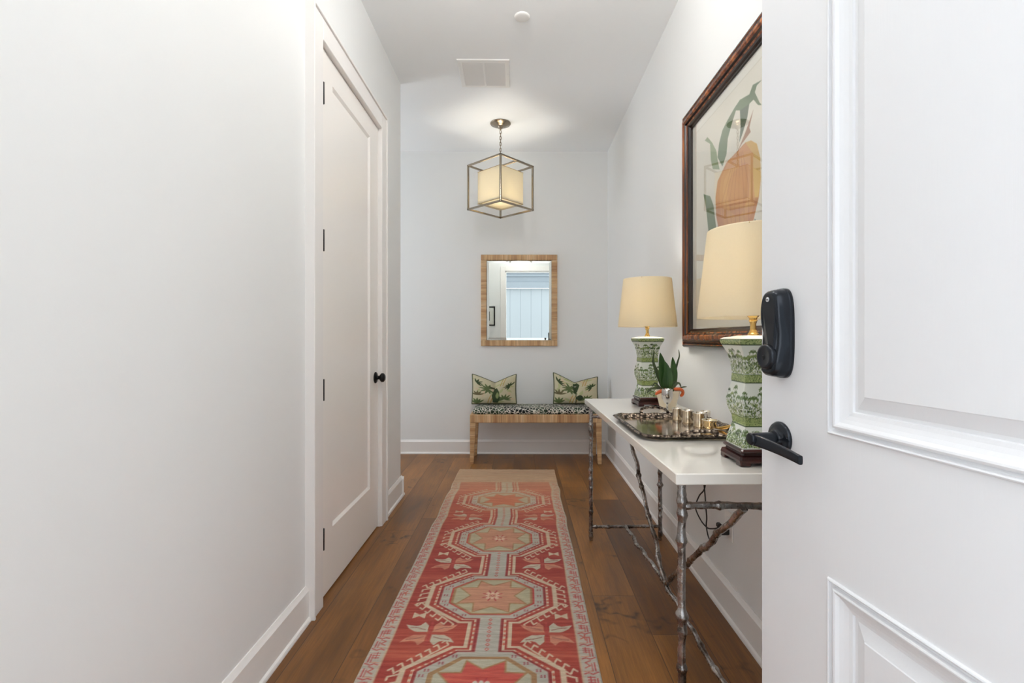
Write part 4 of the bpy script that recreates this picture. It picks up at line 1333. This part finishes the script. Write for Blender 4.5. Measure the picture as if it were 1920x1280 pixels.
blade([(.010, -.01, .078), (.022, -.016, .108), (.036, -.02, .128), (.050, -.02, .128), (.058, -.02, .112)], [.004, .007, .007, .006, .002], lf2, (0, -1, .6))
blade([(.006, -.01, .11), (.022, -.014, .132), (.032, -.014, .138), (.044, -.014, .134)], [.003, .003, .003, .001], lf2, (0, -1, .6))
blade([(.03, -.02, .104), (.055, -.02, .108), (.072, -.02, .112), (.086, -.02, .113)], [.003, .004, .004, .001], lf2, (0, -.8, .6))
blade([(-.006, -.01, .08), (-.03, -.014, .102), (-.060, -.016, .106), (-.094, -.016, .100)], [.004, .007, .006, .003], lf2, (0, -.8, .6))
blade([(-.05, -.02, .106), (-.082, -.02, .106), (-.096, -.02, .096), (-.108, -.018, .082)], [.003, .005, .006, .001], lf2, (0, -.9, .3))
blade([(-.02, -.006, .085), (-.045, -.008, .112), (-.064, -.008, .130), (-.078, -.008, .112)], [.003, .005, .004, .002], lf2, (0, -.9, .3))

# ================================================================== FRAMED PRINT
fy0, fy1, fz0, fz1 = 1.34, 2.47, 1.103, 2.278
pic = thing('framed_print', 'large chestnut framed botanical print behind glass above the console table', 'picture', (XR, (fy0 + fy1) / 2, (fz0 + fz1) / 2))
hy_, hz_ = (fy1 - fy0) / 2, (fz1 - fz0) / 2
prof = [(0, -.0005, 1), (0, .026, 1), (.006, .034, 1), (.013, .036, 1), (.016, .034, 0), (.020, .029, 1), (.023, .031, 1), (.029, .041, 0), (.033, .043, 1), (.035, .042, 1), (.042, .048, 0), (.054, .049, 0), (.061, .043, 0), (.063, .041, 1), (.066, .034, 1), (.072, .030, 0), (.080, .027, 1), (.086, .020, 1), (.090, .019, 1), (.090, .008, 1)]
axp = lambda y, z, dd: (-dd, y, z)
f = MB()
f.rings([ring_rect(-hy_ + i, hy_ - i, -hz_ + i, hz_ - i, dd, axp) for i, dd, _ in prof], mis=[a[2] for a in prof[1:]])
f.build('frame', [M['frame_red'], M['frame_dark']], pic)
def paint_print():
    w_, h_ = (hy_ - .088) * 2, (hz_ - .088) * 2
    cv = Canvas(w_, h_, 0.003, (222, 214, 198), 2)
    yc, zc_ = (fy0 + fy1) / 2, (fz0 + fz1) / 2
    T = lambda pts: [(y - yc + w_ / 2, z - zc_ + h_ / 2) for y, z in pts]
    # mat margin and plate line
    cv.rect(0, w_, 0, h_, (226, 222, 213)); cv.rect(.045, w_ - .045, .045, h_ - .045, (208, 202, 188)); cv.rect(.05, w_ - .05, .05, h_ - .05, (224, 218, 206))
    lg = (98, 118, 88); lg2 = (132, 148, 108); dg = (72, 90, 70)
    A = [(2.068,1.984),(2.033,2.027),(1.980,2.048),(1.918,2.067),(1.871,2.076),(1.794,2.058),(1.768,2.079),(1.732,2.070),(1.703,2.062),(1.737,2.061),(1.752,2.044),(1.718,1.991),(1.703,1.974),(1.727,1.986),(1.762,2.022),(1.848,2.024),(1.906,2.051),(1.943,2.014),(1.980,1.971),(1.993,1.910),(2.033,1.874),(2.082,1.932)]
    B = [(1.871,2.034),(1.794,2.023),(1.810,1.980),(1.848,1.936),(1.877,1.912),(1.865,1.970)]
    Cc = [(2.227,2.064),(2.195,2.066),(2.141,2.019),(2.096,1.966),(2.082,1.920),(2.061,1.872),(2.133,1.898),(2.156,1.948),(2.164,2.023)]
    Dd = [(2.243,1.821),(2.164,1.788),(2.126,1.736),(2.089,1.598),(2.06,1.42),(2.14,1.38),(2.179,1.617),(2.211,1.747)]
    Ee = [(1.80,1.50),(1.783,1.557),(1.752,1.584),(1.713,1.546),(1.62,1.44),(1.70,1.42)]
    cv.poly(T(A), lg); cv.poly(T(B), dg); cv.poly(T(Cc), lg2); cv.poly(T(Dd), lg); cv.poly(T(Ee), dg)
    cv.line(T([(1.9, 1.30), (1.9, 1.55)]), .03, (120, 104, 70))
    for x in (1.66, 1.58, 1.74):
        cv.leaf(*T([(1.88, 1.33)])[0], math.atan2(.2, x - 1.9), .3, .06, lg)
    cv.poly(T([(1.888,1.885),(1.820,1.935),(1.762,1.988),(1.794,1.933),(1.783,1.914),(1.854,1.898)]), (156, 112, 84))
    pod = [(1.894,1.885),(1.826,1.892),(1.778,1.879),(1.737,1.851),(1.713,1.793),(1.708,1.720),(1.723,1.653),(1.762,1.582),(1.794,1.550),(1.848,1.510),(1.93,1.505),(1.993,1.539),(2.061,1.592),(2.096,1.68),(2.104,1.765),(2.082,1.828),(1.993,1.877)]
    cv.poly(T(pod), (190, 128, 84)); P_ = np.array(pod); c0 = P_.mean(0)
    for k_, colr in ((.86, (200, 142, 92)), (.7, (206, 154, 102)), (.5, (198, 140, 98))):
        cv.poly(T([tuple(c0 + (q - c0) * k_ + np.array([-.01, .02])) for q in P_]), colr)
    for i in range(7):
        cv.line(T([(1.80 + i * .035, 1.56), (1.80 + i * .04, 1.72), (1.85 + i * .012, 1.87)]), .004, (170, 104, 78), a=.6)
    cv.poly(T([(1.783,1.882),(1.737,1.851),(1.713,1.793),(1.708,1.720),(1.727,1.655),(1.752,1.662),(1.768,1.765),(1.762,1.822),(1.826,1.892)]), (206, 168, 98))
    for pl in (A, Cc, Dd):
        c_ = np.array(pl).mean(0)
    return cv.down(), w_, h_
pc, pw, ph = paint_print()
nyp, nxp = pc.shape[:2]
YY, ZZ = np.meshgrid(np.linspace(-pw / 2, pw / 2, nxp), np.linspace(-ph / 2, ph / 2, nyp))
grid_mesh('print', np.stack([np.full_like(YY, -0.010), YY, ZZ], -1), pc, M['printpaper'], pic)
def thin_glass():
    t = NT('picture_glass')
    tr_ = t.n('ShaderNodeBsdfTransparent', {'Color': (.97, .98, .97, 1)}); gl_ = t.n('ShaderNodeBsdfGlossy', {'Color': (1, 1, 1, 1), 'Roughness': 0.0})
    ge_ = t.n('ShaderNodeNewGeometry')
    dt_ = t.math('ABSOLUTE', t.n('ShaderNodeVectorMath', {0: ge_.outputs['Normal'], 1: ge_.outputs['Incoming']}, operation='DOT_PRODUCT').outputs['Value'])
    fac = t.math('MINIMUM', t.math('ADD', t.math('MULTIPLY', t.math('POWER', t.math('SUBTRACT', 1.0, dt_), 5.0), 1.5), 0.10), 1.0)
    m_ = t.n('ShaderNodeMixShader', {0: fac}); t.t.links.new(tr_.outputs[0], m_.inputs[1]); t.t.links.new(gl_.outputs[0], m_.inputs[2]); t.t.links.new(m_.outputs[0], t.out.inputs[0])
    return t.mat
g = MB(); g.add([(-.0145, -pw / 2, -ph / 2), (-.0145, pw / 2, -ph / 2), (-.0145, pw / 2, ph / 2), (-.0145, -pw / 2, ph / 2)], [(0, 3, 2, 1)])
g.build('glass', thin_glass(), pic, recalc=False)

# ---- small black frame on the front wall (seen in the mirror)
sf = thing('small_frame', 'thin black framed plaque reflected in the mirror, beside the front doorway', 'picture', (-0.66, YF1, 1.575))
f = MB()
f.rings([ring_rect(-.16 + i, .16 - i, -.19 + i, .19 - i, dd, lambda x, z, q: (x, q, z)) for i, dd in ((0, 0.0005), (0, .018), (.024, .018), (.024, .006))])
f.build('frame', M['black'], sf)
f = MB(); f.box(-.15, .15, .001, .006, -.18, .18); f.build('mat_board', plain('mat_board', rgb(214, 216, 208), 0.8), sf)
f = MB(); f.box(-.055, .055, .006, .007, -.09, .09); f.build('picture_sheet', M['black'], sf)

# ================================================================== OUTLET AND CORD
ol = thing('wall_outlet', 'white outlet plate low on the right wall under the table', 'outlet', (XR, 1.985, 0.375))
f = MB(); f.bbox(-.006, -.0002, -.037, .037, -.059, .059, .002); f.build('cover_plate', M['plastic_white'], ol)
f = MB()
for dz in (-.020, .020):
    f.bbox(-.0085, -.005, -.017, .017, dz - .014, dz + .014, .001)
f.build('socket', M['plastic_white'], ol)
cd = thing('power_cord', 'black lamp cord looping under the tabletop to the wall outlet', 'cord', (0.83, 2.1, 0.0))
def smooth_path(pts, n=8):
    pts = [Vector(p_) for p_ in pts]; out = []
    for i in range(len(pts) - 1):
        p0 = pts[max(i - 1, 0)]; p1_ = pts[i]; p2_ = pts[i + 1]; p3 = pts[min(i + 2, len(pts) - 1)]
        for k_ in range(n):
            u_ = k_ / n
            out.append(0.5 * ((2 * p1_) + (-p0 + p2_) * u_ + (2 * p0 - 5 * p1_ + 4 * p2_ - p3) * u_ ** 2 + (-p0 + 3 * p1_ - 3 * p2_ + p3) * u_ ** 3))
    out.append(pts[-1]); return out
ox, oy = -0.83, -2.1
f = MB()
f.tube([Vector(p_) + Vector((ox, oy, 0)) for p_ in smooth_path([(.846, 2.20, .776), (.844, 2.20, .60), (.840, 2.18, .50), (.836, 2.19, .455), (.824, 2.215, .42), (.815, 2.235, .36), (.826, 2.20, .315), (.836, 2.15, .30), (.840, 2.10, .315), (.836, 2.03, .345), (.832, 2.00, .352)])], .0030, 8)
f.tube([Vector(p_) + Vector((ox, oy, 0)) for p_ in smooth_path([(.838, 2.20, .50), (.834, 2.17, .44), (.832, 2.155, .39), (.838, 2.16, .34), (.840, 2.17, .30), (.838, 2.14, .262), (.836, 2.08, .256), (.832, 2.03, .30), (.832, 2.00, .345)])], .0030, 8)
f.build('cable', M['rubber'], cd)
f = MB()
f.bbox(.818 + ox, .857 + ox, 1.965 + oy, 2.005 + oy, .340, .366, .004); f.bbox(.812 + ox, .83 + ox, 1.972 + oy, 1.998 + oy, .366, .384, .004)
f.build('plug', M['rubber'], cd)

# ================================================================== OUTSIDE (seen in the mirror through the doorway)
def siding():
    t = NT('white_board_siding'); co = t.n('ShaderNodeNewGeometry').outputs['Position']
    x = t.n('ShaderNodeSeparateXYZ', {0: co}).outputs[0]
    fx = t.math('FRACT', t.math('DIVIDE', x, 0.30)); h_ = t.ramp(fx, [(0.0, 0.0), (0.04, 1.0), (0.96, 1.0), (1.0, 0.0)])
    c = t.mix(h_, rgb(140, 148, 154), rgb(166, 172, 176)); t.set_b(Base_Color=c, Roughness=0.6); t.bump(h_, 0.5, 0.01); return t.mat
b = MB(); b.box(-1.5, 1.9, -4.3, -4.15, -0.05, 2.55)
tag(b.build('neighbour_wall', siding()), 'pale vertical board siding wall outside, reflected in the mirror', 'wall')
b = MB(); b.extrude_y([(-4.14, 2.56), (-4.05, 2.56), (-4.05, 2.72), (-4.13, 2.74), (-4.13, 2.88), (-4.09, 2.89), (-4.09, 2.94), (-4.13, 2.95), (-4.13, 3.02), (-4.06, 3.03), (-4.06, 3.08), (-4.14, 3.10)], -1.9, 1.5, 0, Matrix(((0, -1, 0, 0), (1, 0, 0, 0), (0, 0, 1, 0), (0, 0, 0, 1))))
tag(b.build('eave_trim', plain('eave_paint', rgb(140, 148, 155), 0.5)), 'pale horizontal eave boards above the siding outside, reflected in the mirror', 'trim')
b = MB(); b.box(-5, 5, -5, YF0 - 0.002, -0.08, -0.01)
struct(b.build('floor_porch', plain('porch_concrete', rgb(190, 190, 188), 0.8, 0, (30, 0.3, 0.01))))
